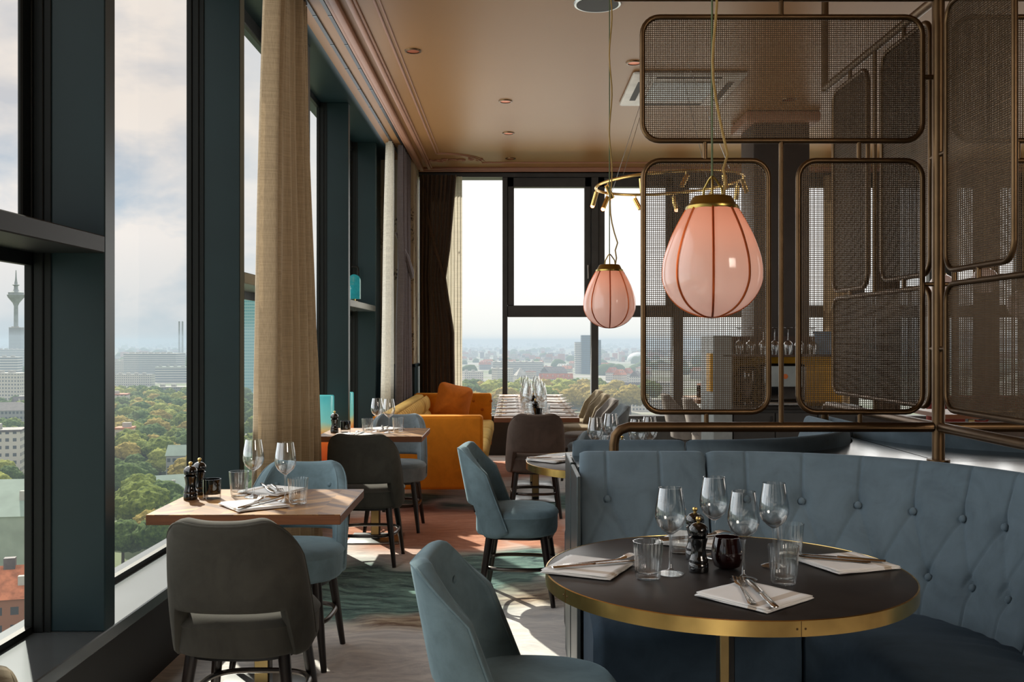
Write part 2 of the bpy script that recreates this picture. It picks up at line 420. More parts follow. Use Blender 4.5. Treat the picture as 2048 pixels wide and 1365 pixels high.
# left facade: fins and windows
fin_y = [.03 + 1.735 * k for k in range(-2, 7)]
for k, y in enumerate(fin_y):
    f = MB().box(XG + .0, XE, y, y + .09, ZS, ZC, .004); 
    f.box(XG - .008, XG + .0, y - .005, y + .095, ZS, ZC)
    struct(f.build('trim_%d' % (8 + k), M['teal'], smooth=30))
for k in range(len(fin_y) - 1):
    y0, y1 = fin_y[k] + .09, fin_y[k + 1]
    tr = k % 2 == 1
    w = struct(thing('window_%d' % (k + 1), 'x', 'window')); del w['label'], w['category']
    fr = MB()
    for a, b in ((y0, y0 + .022), (y1 - .022, y1)):
        fr.box(XG - .008, XG + .02, a, b, ZS, ZC, .003); fr.box(XG + .02, XG + .055, a if a == y0 else b - .014, a + .014 if a == y0 else b, ZS, ZC, .003); fr.box(XG + .055, XG + .08, a if a == y0 else b - .007, a + .007 if a == y0 else b, ZS, ZC, .002)
    fr.box(XG - .008, XG + .02, y0, y1, ZC - .05, ZC); fr.box(XG - .008, XG + .02, y0, y1, ZS, ZS + .025)
    if tr:
        fr.box(XG - .008, XG + .02, y0, y1, 1.655, 1.70)
        fr.box(XG - .006, XG + .012, y0 + .02, y0 + .075, 1.76, ZC - .05, .006); fr.box(XG - .006, XG + .012, y1 - .075, y1 - .02, 1.76, ZC - .05, .006)
        fr.box(XG - .006, XG + .03, y0 + .02, y1 - .02, 1.76, 1.82, .006); fr.box(XG - .006, XG + .03, y0 + .02, y1 - .02, ZC - .10, ZC - .05, .006)
    fr.build('window_frame', M['frame'], w, 30)
    if tr: MB().box(XG - .006, XE, y0, y1, 1.70, 1.762, .004).build('transom_shelf', M['frame'] if k < 5 else M['sill'], w, 30)
    for z0, z1 in (((ZS, 1.66), (1.80, ZC - .09)) if tr else ((ZS, ZC),)):
        p = MB(); p.v += [Vector(q) for q in ((XG, y0, z0), (XG, y1, z0), (XG, y1, z1), (XG, y0, z1))]; p.quad(0, 1, 2, 3)
        p.build('pane', M['pane'], w, 0)
    if k == 7: MB().tube([(XG + .03, y1 - .09, 2.17), (XG + .09, y1 - .09, 2.17), (XG + .10, y1 - .09, 2.15), (XG + .10, y1 - .09, 2.03)], .011, 8).build('window_handle', M['black'], w)
# end of the left wall: teal panel, then the papered pier
struct(MB().box(XG - .1, XE - .08, fin_y[-1] + .09, 11.45, ZS, ZC).build('wall_left_end', M['teal'], smooth=0))
pier = MB().box(-1.85, -1.145, 11.45, YB, 1.12, ZC); pier.cur = 1; pier.box(-1.85, -1.135, 11.45, YB, 0, 1.12); pier.box(-1.85, -1.12, 11.45, YB, 1.08, 1.12, .006)
struct(pier.build('wall_pier', [M['paper'], M['teal']], smooth=0))

# back facade
def bx(px): return (px - CX) * YB / F
struct(MB().box(-1.2, 7.5, YB - .02, YB + .2, 0, .44).box(-1.2, 7.5, YB - .22, YB, .44, .48, .004).box(-1.2, 7.5, YB - .2, YB - .02, 0, .44).build('wall_back', M['darkcab'], smooth=0))
struct(MB().box(-1.2, 7.5, YB - .06, YB + .2, 3.40, ZC).build('trim_20', M['backframe'], smooth=0))
bounds = [(838, 1005, 0), (1015, 1182, 1), (1196, 1345, 1), (1365, 1520, 1)] + [(1540 + 175 * k, 1695 + 175 * k, 1) for k in range(4)]
for k, (a, b, tr) in enumerate(bounds):
    X0, X1 = bx(a), bx(b); w = struct(thing('window_%d' % (20 + k), 'x', 'window')); del w['label'], w['category']
    fr = MB(); nx = bx(bounds[k + 1][0]) if k + 1 < len(bounds) else X1 + .1
    fr.box(X1, nx, YB - .06, YB + .12, .48, 3.40, .004)
    if k == 0: fr.box(X0 - .1, X0, YB - .06, YB + .12, .48, 3.40)
    if tr:
        fr.box(X0, X1, YB - .05, YB + .1, 1.683, 1.824, .006)
        for c, d in ((X0, X0 + .08), (X1 - .08, X1)): fr.box(c, d, YB - .03, YB + .08, 1.824, 3.40, .006)
        fr.box(X0, X1, YB - .03, YB + .08, 3.28, 3.40, .006)
    fr.build('window_frame', M['backframe'], w, 30)
    for z0, z1, i in (((.48, 1.70, 0), (1.8, 3.32, .05)) if tr else ((.48, 3.40, 0),)):
        p = MB(); p.v += [Vector(q) for q in ((X0 + i, YB + .04, z0), (X1 - i, YB + .04, z0), (X1 - i, YB + .04, z1), (X0 + i, YB + .04, z1))]; p.quad(0, 1, 2, 3)
        p.build('pane', M['pane_back'], w, 0)
    if k == 1: MB().box(X1 - .05, X1 - .03, YB - .07, YB - .03, 2.15, 2.32, .006).build('window_handle', M['steel'], w)

# column
co = MB().box(2.23, 2.75, 9.07, 9.57, 0, ZC - .1, .012, 2); co.cur = 1; co.box(2.15, 2.83, 8.99, 9.65, ZC - .1, ZC, .02, 2)
struct(co.build('wall_column', [M['column'], M['moulding']]))

# ------------------------------------------------------------------ curtains
def curtain(name, mat, label, cat, X, Y, nrm, edges, z0, z1, pleats, amp, tie=None, group=None, seed=0):
    """edges: table of (z, start, end) distances along the run; nrm: 'x' for curtains along the left wall, 'y' along the back"""
    rnd = random.Random(seed); ph = [rnd.uniform(-.5, .5) for _ in range(40)]
    def fn(u, v):
        z = lerp(z0, z1, v)
        a = interp([(e[0], e[1]) for e in edges], z); b = interp([(e[0], e[2]) for e in edges], z)
        uu = u * pleats; i = int(uu); wob = lerp(ph[i % 40], ph[(i + 1) % 40], uu - i)
        s = a + (b - a) * u; d = amp * (math.sin(2 * PI * uu + wob * 1.5 + .25 * math.sin(z * 1.7 + i)) + .35 * math.sin(4 * PI * uu + i)) * (.75 + .35 * (1 - v))
        return (X + d, s, z) if nrm == 'x' else (s, Y + d, z)
    o = MB().grid(fn, int(pleats * 16), 30).build(name, mat, None, 0)
    o.data.shade_smooth(); return tag(o, label, cat, group)
curtain('linen_curtain', M['linen'], 'tall beige linen curtain hanging beside the nearest dining table', 'curtain', -1.325, 0, 'x', [(0, 5.12, 6.52), (1.2, 5.18, 6.45), (3.5, 5.42, 6.15)], .01, 3.485, 7, .072, seed=3)
curtain('sheer_curtain', M['sheer'], 'narrow cream curtain between the teal wall and the grey drape', 'curtain', -1.30, 0, 'x', [(0, 9.75, 10.5), (3.5, 10.3, 10.75)], .01, 3.485, 4, .045, seed=5)
g = curtain('velvet_drape', M['greydrape'], 'grey velvet drape tied back next to the floral wallpaper', 'curtain', -1.2, 0, 'x', [(0, 10.2, 11.42), (1.5, 10.35, 11.3), (2.2, 10.6, 11.2), (2.6, 10.5, 11.25), (3.5, 10.5, 11.35)], .01, 3.485, 7, .045, seed=8)
MB().tube([(-1.25, 10.55, 2.55), (-1.15, 10.75, 2.3), (-1.13, 11.0, 2.16), (-1.14, 11.2, 2.12)], [.012, .03, .035, .025], 8).build('tieback', M['greydrape'], g)
g = curtain('brown_drape', M['drape'], 'dark brown floor-length drape tied back in the far corner behind the orange sofa', 'curtain', 0, 11.92, 'y', [(0, -1.12, -.68), (1.5, -1.12, -.70), (2.15, -1.12, -.80), (2.5, -1.12, -.75), (3.5, -1.12, -.665)], .01, 3.40, 8, .05, seed=9)
MB().tube([(-1.06, 11.90, 3.25), (-1.02, 11.89, 2.9), (-.93, 11.88, 2.5), (-.82, 11.89, 2.16), (-.80, 11.93, 2.08)], [.008, .018, .022, .02, .012], 8).build('tieback', M['drape'], g)
curtain('sheer_curtain', M['sheer'], 'thin strip of white sheer at the right edge of the brown drape', 'curtain', 0, 12.018, 'y', [(0, -.82, -.61), (3.5, -.80, -.61)], .01, 3.40, 5, .012, seed=11)
for k, (a, b, m, lab) in enumerate(((1640, 1690, 'linen', 'beige curtain seen through the mesh screen right of the dark column'), (1745, 1790, 'drape', 'dark curtain seen through the mesh screen left of the thick bronze post'), (1935, 1985, 'drape', 'dark curtain behind the mesh screen right of the thick bronze post'))):
    curtain('window_curtain', M[m], lab, 'curtain', 0, 11.95, 'y', [(0, bx(a), bx(b)), (3.5, bx(a), bx(b))], .01, 3.40, 4, .025, seed=20 + k)

# ------------------------------------------------------------------ chairs
def sup(a, b, e, n, c=(0, 0), z=0):
    out = []
    for k in range(n):
        t = 2 * PI * k / n; ct, st = math.cos(t), math.sin(t)
        out.append((c[0] + a * math.copysign(abs(ct) ** (2 / e), ct), c[1] + b * math.copysign(abs(st) ** (2 / e), st), z))
    return out
def back_surf(u, z):                                          # outer skin of the chair's shell back
    t = (z - .34) / .49
    w = lerp(.238, .203, t) + .012 * math.sin(PI * max(0, min(1, t)))
    yb = lerp(-.222, -.318, t); yf = lerp(.012, -.185, t)
    ph = u * PI / 2; s, c = math.sin(ph), math.cos(ph)
    return Vector((w * math.copysign(abs(s) ** .78, s), yf - (yf - yb) * abs(c) ** .85, z))
def zt(u):
    a = abs(u); return .83 - .014 * math.cos(min(a / .55, 1) * PI / 2) ** 2 - (.135 * max(0, (a - .34) / .66) ** 2.0)
def zb(u):
    a = abs(u); return lerp(.515, .35, sstep(.50, .585, a)) + .03 * sstep(.8, 1, a)
def make_chair(name, label, loc, rz, fab, group=None):
    t = thing(name, label, 'chair', loc, rz, group)
    # seat
    prof = [(.36, .02), (.366, .004), (.38, 0), (.452, 0), (.462, -.006), (.470, .0), (.485, .012), (.494, .035), (.50, .09), (.503, .16)]
    MB().rings([sup(.228 - i, .218 - i, 2.7, 48, (0, .008), z) for z, i in prof]).build('seat', fab, t, 60)
    us = sorted(set([round(-1 + 2 * k / 28, 4) for k in range(29)] + [.505, .54, .58, -.505, -.54, -.58]))
    def fn(a, v):
        i = a * (len(us) - 1); k = int(min(i, len(us) - 2)); u = lerp(us[k], us[k + 1], i - k)
        return back_surf(u, lerp(zb(u), zt(u), v))
    mb = MB().grid(fn, len(us) - 1, 14)
    o = mb.build('backrest', fab, t, 0); solid(o, .05, 1, -1.0)
    # piping round the rim of the shell
    def rim(u, z, k=.004):                                    # along the arris of the shell, k metres in from its outer skin
        u = max(-.985, min(.985, u)); q = back_surf(u, z); tg = back_surf(min(1, u + .01), z) - back_surf(max(-1, u - .01), z)
        nn = Vector((-tg.y, tg.x, 0)).normalized(); 
        if nn.dot(Vector((0, .06, z)) - q) < 0: nn = -nn
        return q + nn * k
    line = [(-1, lerp(zb(-1) + .02, zt(-1) - .014, k / 8)) for k in range(8)] + [(u, zt(u) - .009) for u in us] + [(1, lerp(zt(1) - .014, zb(1) + .02, k / 8)) for k in range(1, 9)]
    MB().tube([rim(u, z) for u, z in line], .0042, 6).build('piping', fab, o)
    MB().tube([rim(u, z, .0445) for u, z in line], .0036, 6).build('piping', fab, o)
    for s in (-1, 1):
        p = back_surf(.36 * s, .72); MB().lathe([(0, -.006), (.008, -.005), (.013, 0), (.011, .005), (0, .008)], 12).build('button', fab, o, 60, (p.x * .93, p.y + .05, p.z)).rotation_euler = (-PI / 2 - .2, 0, 0)
    for sx in (-1, 1):
        for sy in (-1, 1):
            a = (sx * .15, .02 + sy * .14, .375); b = (sx * .195, .02 + sy * .195, 0)
            MB().tube([a, tuple(lerp(a[i], b[i], .5) for i in range(3)), b], [.021, .018, .0125], 10).build('leg', M['legwood'], t)
    ring = sup(.188, .19, 3.2, 40, (0, .02), .19)
    MB().tube(ring, .0105, 8, closed=True).build('foot_ring', M['footring'], t)
    MB().rings([sup(.19, .19, 3, 24, (0, .02), z) for z in (.345, .362)]).build('seat_frame', M['black'], t)
    return t
PROTO = make_chair('dining_chair', 'grey velvet dining chair seen from behind at the nearest wooden table', (-.90, 3.36, 0), -.02, M['blue'])
def recol(k): return {'velvet_blue': M[k]}
def chair(loc, rz, label, fab, group=None):
    return copy_tree(PROTO, (*loc, 0), rz, label, group, recol(fab) if fab != 'blue' else None)
chair((-.975, 4.33), PI - .03, 'blue velvet chair facing the room on the far side of the nearest wooden table', 'blue')
chair((-.91, 6.19), -.03, 'dark grey chair seen from behind at the second wooden table by the curtain', 'grey')
chair((-.87, 7.30), PI, 'blue-grey chair between the second wooden table and the orange sofa', 'bluegrey')
chair((.02, 5.32), -PI / 2 - .10, 'blue velvet chair seen from its side at the farther round table', 'blue')
chair((.05, 2.60), -PI / 2 - .10, 'large blue velvet chair at the near round table, cut off at the bottom', 'blue')
chair((-1.02, 1.42), PI, 'beige chair back just showing in the bottom left corner', 'beige')
chair((.184, 7.83), .02, 'dark brown chair with its back turned at the head of the long table', 'brown')
for (y, f, lab) in ((11.15, 'beige', 'beige chair right of the long table, closest to the back window'), (10.4, 'beige', 'olive beige chair second from the back window along the long table'),
                    (9.55, 'taupe', 'taupe chair third from the back window along the long table'), (8.62, 'bluegrey', 'blue-grey chair nearest the camera on the right of the long table')):
    chair((.72, y), PI / 2 + .06, lab, f, 'chairs along the right of the long table')
chair((.60, 5.88), PI, 'blue-grey chair on the far side of the farther round table', 'bluegrey')
chair((1.90, 10.45), -PI / 2, 'pale taupe chair behind the mesh screen, farther of two by the bar station', 'taupe')
chair((2.0, 9.72), -PI / 2, 'pale taupe chair behind the mesh screen, nearer of two by the bar station', 'taupe')
chair((4.1, 8.2), 0, 'dark chair back glimpsed through the mesh right of the thick bronze post', 'brown')
for o in [PROTO] + list(PROTO.children_recursive):            # the first chair itself is grey
    if o.type == 'MESH' and o.data.materials[0].name == 'velvet_blue':
        key = (o.data.name, 'velvet_grey')
        if key not in RECOL: d = o.data.copy(); d.materials[0] = M['grey']; RECOL[key] = d
        o.data = RECOL[key]

# ------------------------------------------------------------------ tables
def pedestal(t, h, base=.36, r=.03):
    MB().box(-base / 2, base / 2, -base / 2, base / 2, 0, .012, .004, 2).build('base_plate', M['steel'], t)
    c = MB().box(-r, r, -r, r, .012, h, .003); c.cur = 1
    for s in (-1, 1):
        c.box(-r + .002, r * .25 if r < .03 else r - .004, s * r - .004, s * r + .004, .03, h - .03, .002)
    c.build('column', [M['black'], M['dullbrass']], t)
    a = MB().box(-.26, .26, -.03, .03, h - .022, h, .004).box(-.03, .03, -.24, .24, h - .022, h, .004).build('cross_brace', M['black'], t)
def wood_table(label, x0, x1, y0, y1, z=.75, group=None, name='wooden_table', rz=0):
    cx, cy = (x0 + x1) / 2, (y0 + y1) / 2
    t = thing(name, label, 'table', (cx, cy, 0), rz, group); w, d = (x1 - x0) / 2, (y1 - y0) / 2
    top = MB().box(-w, w, -d, d, z - .003, z, .0012); top.build('table_top', M['wood'], t, 30)
    MB().box(-w, w, -d, d, z - .038, z - .003, .002).build('top_edging', M['wood_edge'], t, 30)
    pedestal(t, z - .038); return t
wood_table('nearest square wooden table with chevron top beside the window sill', -1.345, -.633, 3.60, 4.22, rz=.012)
wood_table('second square wooden table just past the beige linen curtain', -1.305, -.60, 6.55, 7.19)
for k, (a, b) in enumerate(((8.13, 9.04), (9.05, 9.97), (9.98, 10.9), (11.02, 11.72))):
    wood_table(['table at the near end of the long row, behind the brown chair', 'second table of the long row set for dining', 'third table of the long row set for dining', 'table at the window end of the long row, set a little apart'][k], -.15, .56, a, b, group='tables joined into the long row')
wood_table('wooden table behind the mesh screen by the back windows', 2.0, 2.7, 10.6, 11.5)
wood_table('dark table end glimpsed through the mesh right of the thick bronze post', 3.75, 4.5, 8.5, 9.2)
def round_table(label, c, R=.5):
    t = thing('round_table', label, 'table', (*c, 0)); z = .75
    MB().lathe([(0, z - .03), (R - .004, z - .03), (R - .004, z - .001), (R - .006, z), (0, z)], 96).build('table_top', M['tabletop'], t)
    MB().lathe([(R - .004, z - .037), (R, z - .0365), (R, z - .0005), (R - .004, z + .0008), (R - .0045, z - .0005), (R - .0045, z - .037)], 128).build('brass_band', M['brass'], t)
    sc = MB()
    for a in (-1.62, -1.575, -2.75, -2.8): sc.lathe([(0, 0), (.003, .0005), (.0035, 0)], 8)
    j = MB()
    for a in (-1.44, -2.72):
        m = Matrix.Rotation(a, 4, 'Z'); j.box(R - .001, R + .0006, -.0006, .0006, z - .036, z - .001, mat=m)
        for da in (-.02, .02):
            m2 = Matrix.Rotation(a + da, 4, 'Z'); j.box(R - .001, R + .0012, -.0025, .0025, z - .021, z - .016, .001, mat=m2)
    j.build('band_joint', M['bronze'], t)
    pedestal(t, z - .037, .46, .022); return t
RT1 = (.593, 2.73); RT2 = (.575, 5.2)
round_table('near black round table with a brass rim in front of the curved booth', RT1)
round_table('farther round table with a brass rim, half hidden behind the booth', RT2)

# ------------------------------------------------------------------ tableware
def mk_wine(loc, label, group=None):
    t = thing('wine_glass', label, 'wine glass', loc, 0, group)
    out = [(.0355, 0), (.036, .002), (.026, .006), (.010, .010), (.0045, .016), (.0038, .05), (.0038, .095), (.007, .108), (.020, .117), (.034, .131), (.0415, .150), (.0425, .164), (.040, .186), (.0355, .212), (.0315, .235)]
    inn = [(.0307, .235), (.0347, .212), (.0392, .186), (.0416, .164), (.0405, .150), (.033, .133), (.018, .1195), (0, .1155)]
    MB().lathe([(0, 0)] + out[:8], 28).build('stem', M['glass'], t, 60)
    MB().lathe(out[7:] + inn, 32).build('bowl', M['glass'], t, 60); return t
def mk_tumbler(loc, label, group=None):
    o = MB().lathe([(0, .0), (.030, 0), (.033, .004), (.0345, .02), (.0375, .06), (.0398, .088), (.0405, .1), (.0393, .1), (.0352, .06), (.032, .022), (.028, .016), (0, .014)], 96, lobes=14, amp=.06).build('water_tumbler', M['glass'], None, 60, loc)
    return tag(o, label, 'glass', group)
def mk_mill(loc, label, group=None):
    t = thing('pepper_mill', label, 'pepper mill', loc, 0, group)
    MB().lathe([(0, 0), (.0265, 0), (.0275, .002), (.0275, .022), (.025, .025), (.0262, .029), (.0262, .034), (.0235, .038), (.021, .05), (.0195, .062), (.0215, .076), (.0255, .09), (.0255, .093), (.019, .096), (0, .096)], 28).build('mill_body', M['gloss_black'], t)
    MB().lathe([(0, .096), (.019, .096), (.0262, .102), (.0275, .112), (.025, .122), (.017, .130), (.008, .134), (0, .135)], 28).build('mill_head', M['gloss_black'], t)
    MB().lathe([(0, .133), (.0045, .133), (.0045, .138), (.0075, .141), (.008, .146), (.0055, .150), (0, .151)], 16).build('mill_knob', M['brass'], t); return t
def mk_candle(loc, label, kind, group=None):
    t = thing('candle_holder', label, 'candle holder', loc, 0, group)
    if kind == 'bowl':
        MB().lathe([(0, 0), (.022, 0), (.036, .008), (.043, .03), (.0435, .05), (.039, .072), (.035, .088), (.033, .088), (.037, .07), (.040, .045), (.036, .02), (0, .012)], 36).build('holder_bowl', M['winered'], t, 60)
    else:
        MB().lathe([(0, .018), (.0345, .018), (.0355, .03), (.0355, .078), (.034, .078), (.033, .03), (0, .024)], 32).build('holder_cup', M['smoke'], t, 60)
        MB().lathe([(0, 0), (.034, 0), (.035, .002), (.035, .018), (0, .018)], 32).build('clear_base', M['glass'], t)
    MB().lathe([(0, .024), (.019, .024), (.019, .040), (0, .040)], 20).build('candle', M['white'], t); return t
def mk_napkin(loc, rz, label, group=None, s=.105):
    mb = MB()
    for L, (z, sx, sy, rot) in enumerate(((.0, s, s * .96, 0), (.003, s * .985, s * .95, .035), (.006, s * .97, s * .92, -.03))):
        def fn(u, v, z=z, sx=sx, sy=sy, rot=rot, L=L):
            x, y = (u * 2 - 1) * sx, (v * 2 - 1) * sy; c, q = math.cos(rot), math.sin(rot)
            w = .0012 * mnoise.noise((x * 22 + L * 3, y * 22, L)) + .0012
            return (x * c - y * q, x * q + y * c, z + .001 + w + .003 * max(0, u * v - .6))
        mb.grid(fn, 14, 14)
    o = mb.build('folded_napkin', M['napkin'], None, 0, loc, rz); solid(o, .0024, 0, 1.0)
    return tag(o, label, 'napkin', group)
def flat(mb, outline, zf, th=.0022):                          # a closed left/right outline along x, lifted by zf(x)
    o = len(mb.v); n = len(outline)
    for x, w in outline:
        for y, dz in ((w, 0), (w * .6, th), (-w * .6, th), (-w, 0), (-w * .6, -th * .3), (w * .6, -th * .3)): mb.v.append(Vector((x * 1.22, y * 1.15, zf(x) + dz)))
    for i in range(n - 1):
        for k in range(6): mb.quad(o + i * 6 + k, o + i * 6 + (k + 1) % 6, o + (i + 1) * 6 + (k + 1) % 6, o + (i + 1) * 6 + k)
    mb.quad(*[o + k for k in range(6)]); mb.quad(*[o + (n - 1) * 6 + k for k in reversed(range(6))])
def mk_fork(loc, rz, label, group=None):
    mb = MB(); zf = lambda x: .002 + .012 * sstep(.03, .10, x) * (1 - .55 * sstep(.075, .105, x)) * 1.2
    flat(mb, [(-.10, .006), (-.095, .009), (-.06, .0065), (0, .004), (.03, .0035), (.045, .006), (.055, .0115), (.064, .0125)], zf)
    for k in range(4):
        y = -.0105 + .007 * k; q = MB(); flat(q, [(.062, .0022), (.08, .0019), (.103, .0012)], zf)
        for v in q.v: v.y += y * 1.15
        o = len(mb.v); mb.v += q.v; mb.f += [tuple(o + i for i in f) for f in q.f]; mb.mi += q.mi
    return tag(mb.build('table_fork', M['silver'], None, 60, loc, rz), label, 'fork', group)
def mk_knife(loc, rz, label, group=None):
    t = thing('table_knife', label, 'knife', loc, rz, group)
    a = MB(); flat(a, [(-.115, .005), (-.112, .008), (-.07, .0075), (-.02, .006), (-.012, .0075), (-.008, .005)], lambda x: .004, .004); a.build('knife_handle', M['silver'], t, 60)
    b = MB(); flat(b, [(-.008, .005), (.0, .0085), (.06, .0098), (.095, .0085), (.108, .004), (.112, .001)], lambda x: .0045, .0012); b.build('blade', M['silver'], t, 60); return t
def put(x, y, z=.75): return onz(x, y, z)

P_W = None
def wine(loc, label, group=None):
    global P_W
    if P_W is None: P_W = mk_wine(loc, label, group); return P_W
    return copy_tree(P_W, loc, random.uniform(0, 6), label, group)
P_T = None
def tumbler(loc, label, group=None):
    global P_T
    if P_T is None: P_T = mk_tumbler(loc, label, group); return P_T
    return copy_tree(P_T, loc, random.uniform(0, 6), label, group)
P_M = None
def mill(loc, label, group=None):
    global P_M
    if P_M is None: P_M = mk_mill(loc, label, group); return P_M
    return copy_tree(P_M, loc, 0, label, group)
P_N = [None, None, None]
def setting(loc, rz, where, group=None, fork=(0, .015, 0), knife=(.0, -.02, .05), nrot=.78):
    x, y, z = loc; zt_ = z + .0125
    def off(o):
        c, s = math.cos(rz), math.sin(rz); return (x + o[0] * c - o[1] * s, y + o[0] * s + o[1] * c, zt_)
    fl = 'fork lying on the folded napkin ' + where; kl = 'knife lying on the folded napkin ' + where; nl = 'white folded napkin ' + where
    if P_N[0] is None:
        P_N[0] = mk_napkin(loc, rz + nrot, nl, group); P_N[1] = mk_fork(off(fork), rz + fork[2], fl, group); P_N[2] = mk_knife(off(knife), rz + knife[2], kl, group)
    else:
        gs = (group, group.replace('napkins', 'forks'), group.replace('napkins', 'knives')) if group else (None,) * 3
        copy_tree(P_N[0], loc, rz + nrot, nl, gs[0]); copy_tree(P_N[1], off(fork), rz + fork[2], fl, gs[1]); copy_tree(P_N[2], off(knife), rz + knife[2], kl, gs[2])

Z1 = .7512
# near round table
setting(put(1508, 1197, Z1), 1.52, 'at the front edge of the near round table', fork=(.01, .022, -.02), knife=(-.005, -.014, .06))
setting(put(1176, 1139, Z1), .36, 'on the left of the near round table', fork=(.05, .016, .05), knife=(.025, -.014, .0))
setting(put(1692, 1130, Z1), 2.72, 'on the right of the near round table', fork=(.055, .018, .08), knife=(.035, -.012, 0))
setting(put(1392, 1084, Z1), .3, 'behind the glasses of the near round table')
wine(put(1341, 1148, Z1), 'wine glass on the left of the near round table, beside the black mills')
wine(put(1428, 1114, Z1), 'wine glass standing tallest behind the mills on the near round table')
wine(put(1487, 1160, Z1), 'front wine glass on the near round table, between the dark candle bowl and the napkin')
wine(put(1548, 1133, Z1), 'wine glass on the right of the near round table, behind the tumblers')
tumbler(put(1296, 1158, Z1), 'ribbed tumbler left of all glasses on the near round table')
tumbler(put(1567, 1168, Z1), 'ribbed tumbler at the front right of the glasses on the near round table')
tumbler(put(1580, 1116, Z1), 'ribbed tumbler behind the others at the right of the near round table')
tumbler(put(1362, 1106, Z1), 'ribbed tumbler half hidden behind the mills on the near round table')
mill(put(1397, 1143, Z1), 'front black pepper mill with brass knob on the near round table')
mill(put(1390, 1118, Z1), 'rear black mill hidden behind another mill on the near round table')
mk_candle(put(1454, 1137, Z1), 'dark red bowl candle holder at the middle of the near round table', 'bowl')
# nearest wooden table
setting(put(508, 1013, Z1), 1.42, 'at the near side of the nearest wooden table', fork=(.0, .0, .05), knife=(-.01, -.03, -.25))
setting(put(545, 984, Z1), -1.2, 'at the far side of the nearest wooden table')
wine(put(507, 995, Z1), 'left wine glass on the nearest wooden table')
wine(put(571, 1004, Z1), 'right wine glass on the nearest wooden table, before the blue chair')
tumbler(put(478, 992, Z1), 'ribbed tumbler on the nearest wooden table, next to the smoked candle glass')
tumbler(put(596, 1008, Z1), 'ribbed tumbler at the right of the napkin on the nearest wooden table')
mill(put(381, 999, Z1), 'front black mill by the window on the nearest wooden table')
mill(put(399, 989, Z1), 'rear black mill by the window on the nearest wooden table')
CUP = mk_candle(put(424, 997, Z1), 'smoked candle glass with a clear base on the nearest wooden table', 'cup')
# second wooden table
setting(put(712, 871.5, Z1), 1.4, 'at the near side of the second wooden table')
setting(put(770, 859.6, Z1), -1.5, 'at the far side of the second wooden table')
wine(put(754, 864.2, Z1), 'left wine glass on the second wooden table'); wine(put(778, 866.2, Z1), 'right wine glass on the second wooden table')
tumbler(put(735, 867, Z1), 'ribbed tumbler on the left of the second wooden table'); tumbler(put(796, 864, Z1), 'ribbed tumbler on the right of the second wooden table')
mill(put(669, 866, Z1), 'black pepper mill beside the curtain on the second wooden table')
copy_tree(CUP, put(691, 865, Z1), 0, 'smoked candle glass beside the mill on the second wooden table')
# farther round table
setting(put(1105, 921, Z1), .1, 'at the left of the farther round table')
for x, y, lab in ((1191, 925, 'wine glass on the farther round table, left of the bronze rail end'), (1222, 913, 'wine glass on the farther round table, just above the bend of the bronze rail'),
                  (1274, 931, 'shorter looking wine glass on the farther round table under the bronze rail'), (1299, 923, 'wine glass on the right of the farther round table behind the bronze rail')):
    wine(put(x, y, Z1), lab)
tumbler(put(1203, 908, Z1), 'ribbed tumbler behind the left wine glass on the farther round table'); tumbler(put(1318, 920, Z1), 'ribbed tumbler on the right of the farther round table')
mill(put(1244, 931, Z1), 'black mill with brass knob on the farther round table')
# long table
for ti, y0 in enumerate((8.13, 9.05, 9.98, 11.02)):
    L = .9 if ti < 3 else .7
    for r in range(2):
        y = y0 + .25 + r * .42
        if y > y0 + L - .1: continue
        for s in (-1, 1):
            setting((.205 + s * .243, y, Z1), 0 if s < 0 else PI, 'at a place of the long table', 'napkins along the long table', nrot=0)
            wine((.205 + s * random.uniform(.045, .075), y + random.uniform(.01, .11), Z1), 'wine glass in the cluster down the middle of the long table', 'wine glasses along the long table')
            tumbler((.205 + s * random.uniform(.06, .09), y - random.uniform(.09, .11), Z1), 'tumbler in the cluster down the middle of the long table', 'tumblers along the long table')
    mill((.195, y0 + .12, Z1), ['dark mill at the near end of the long table', 'second dark mill from the near end of the long table', 'third dark mill down the long table', 'dark mill nearest the back window on the long table'][ti])
    copy_tree(CUP, (.215, y0 + .04, Z1), 0, ['smoked candle glass at the near end of the long table', 'second smoked candle glass from the near end of the long table', 'third smoked candle glass down the long table', 'smoked candle glass nearest the back window on the long table'][ti])
mill((2.13, 11.2, Z1), 'dark mill on the wooden table behind the mesh screen')

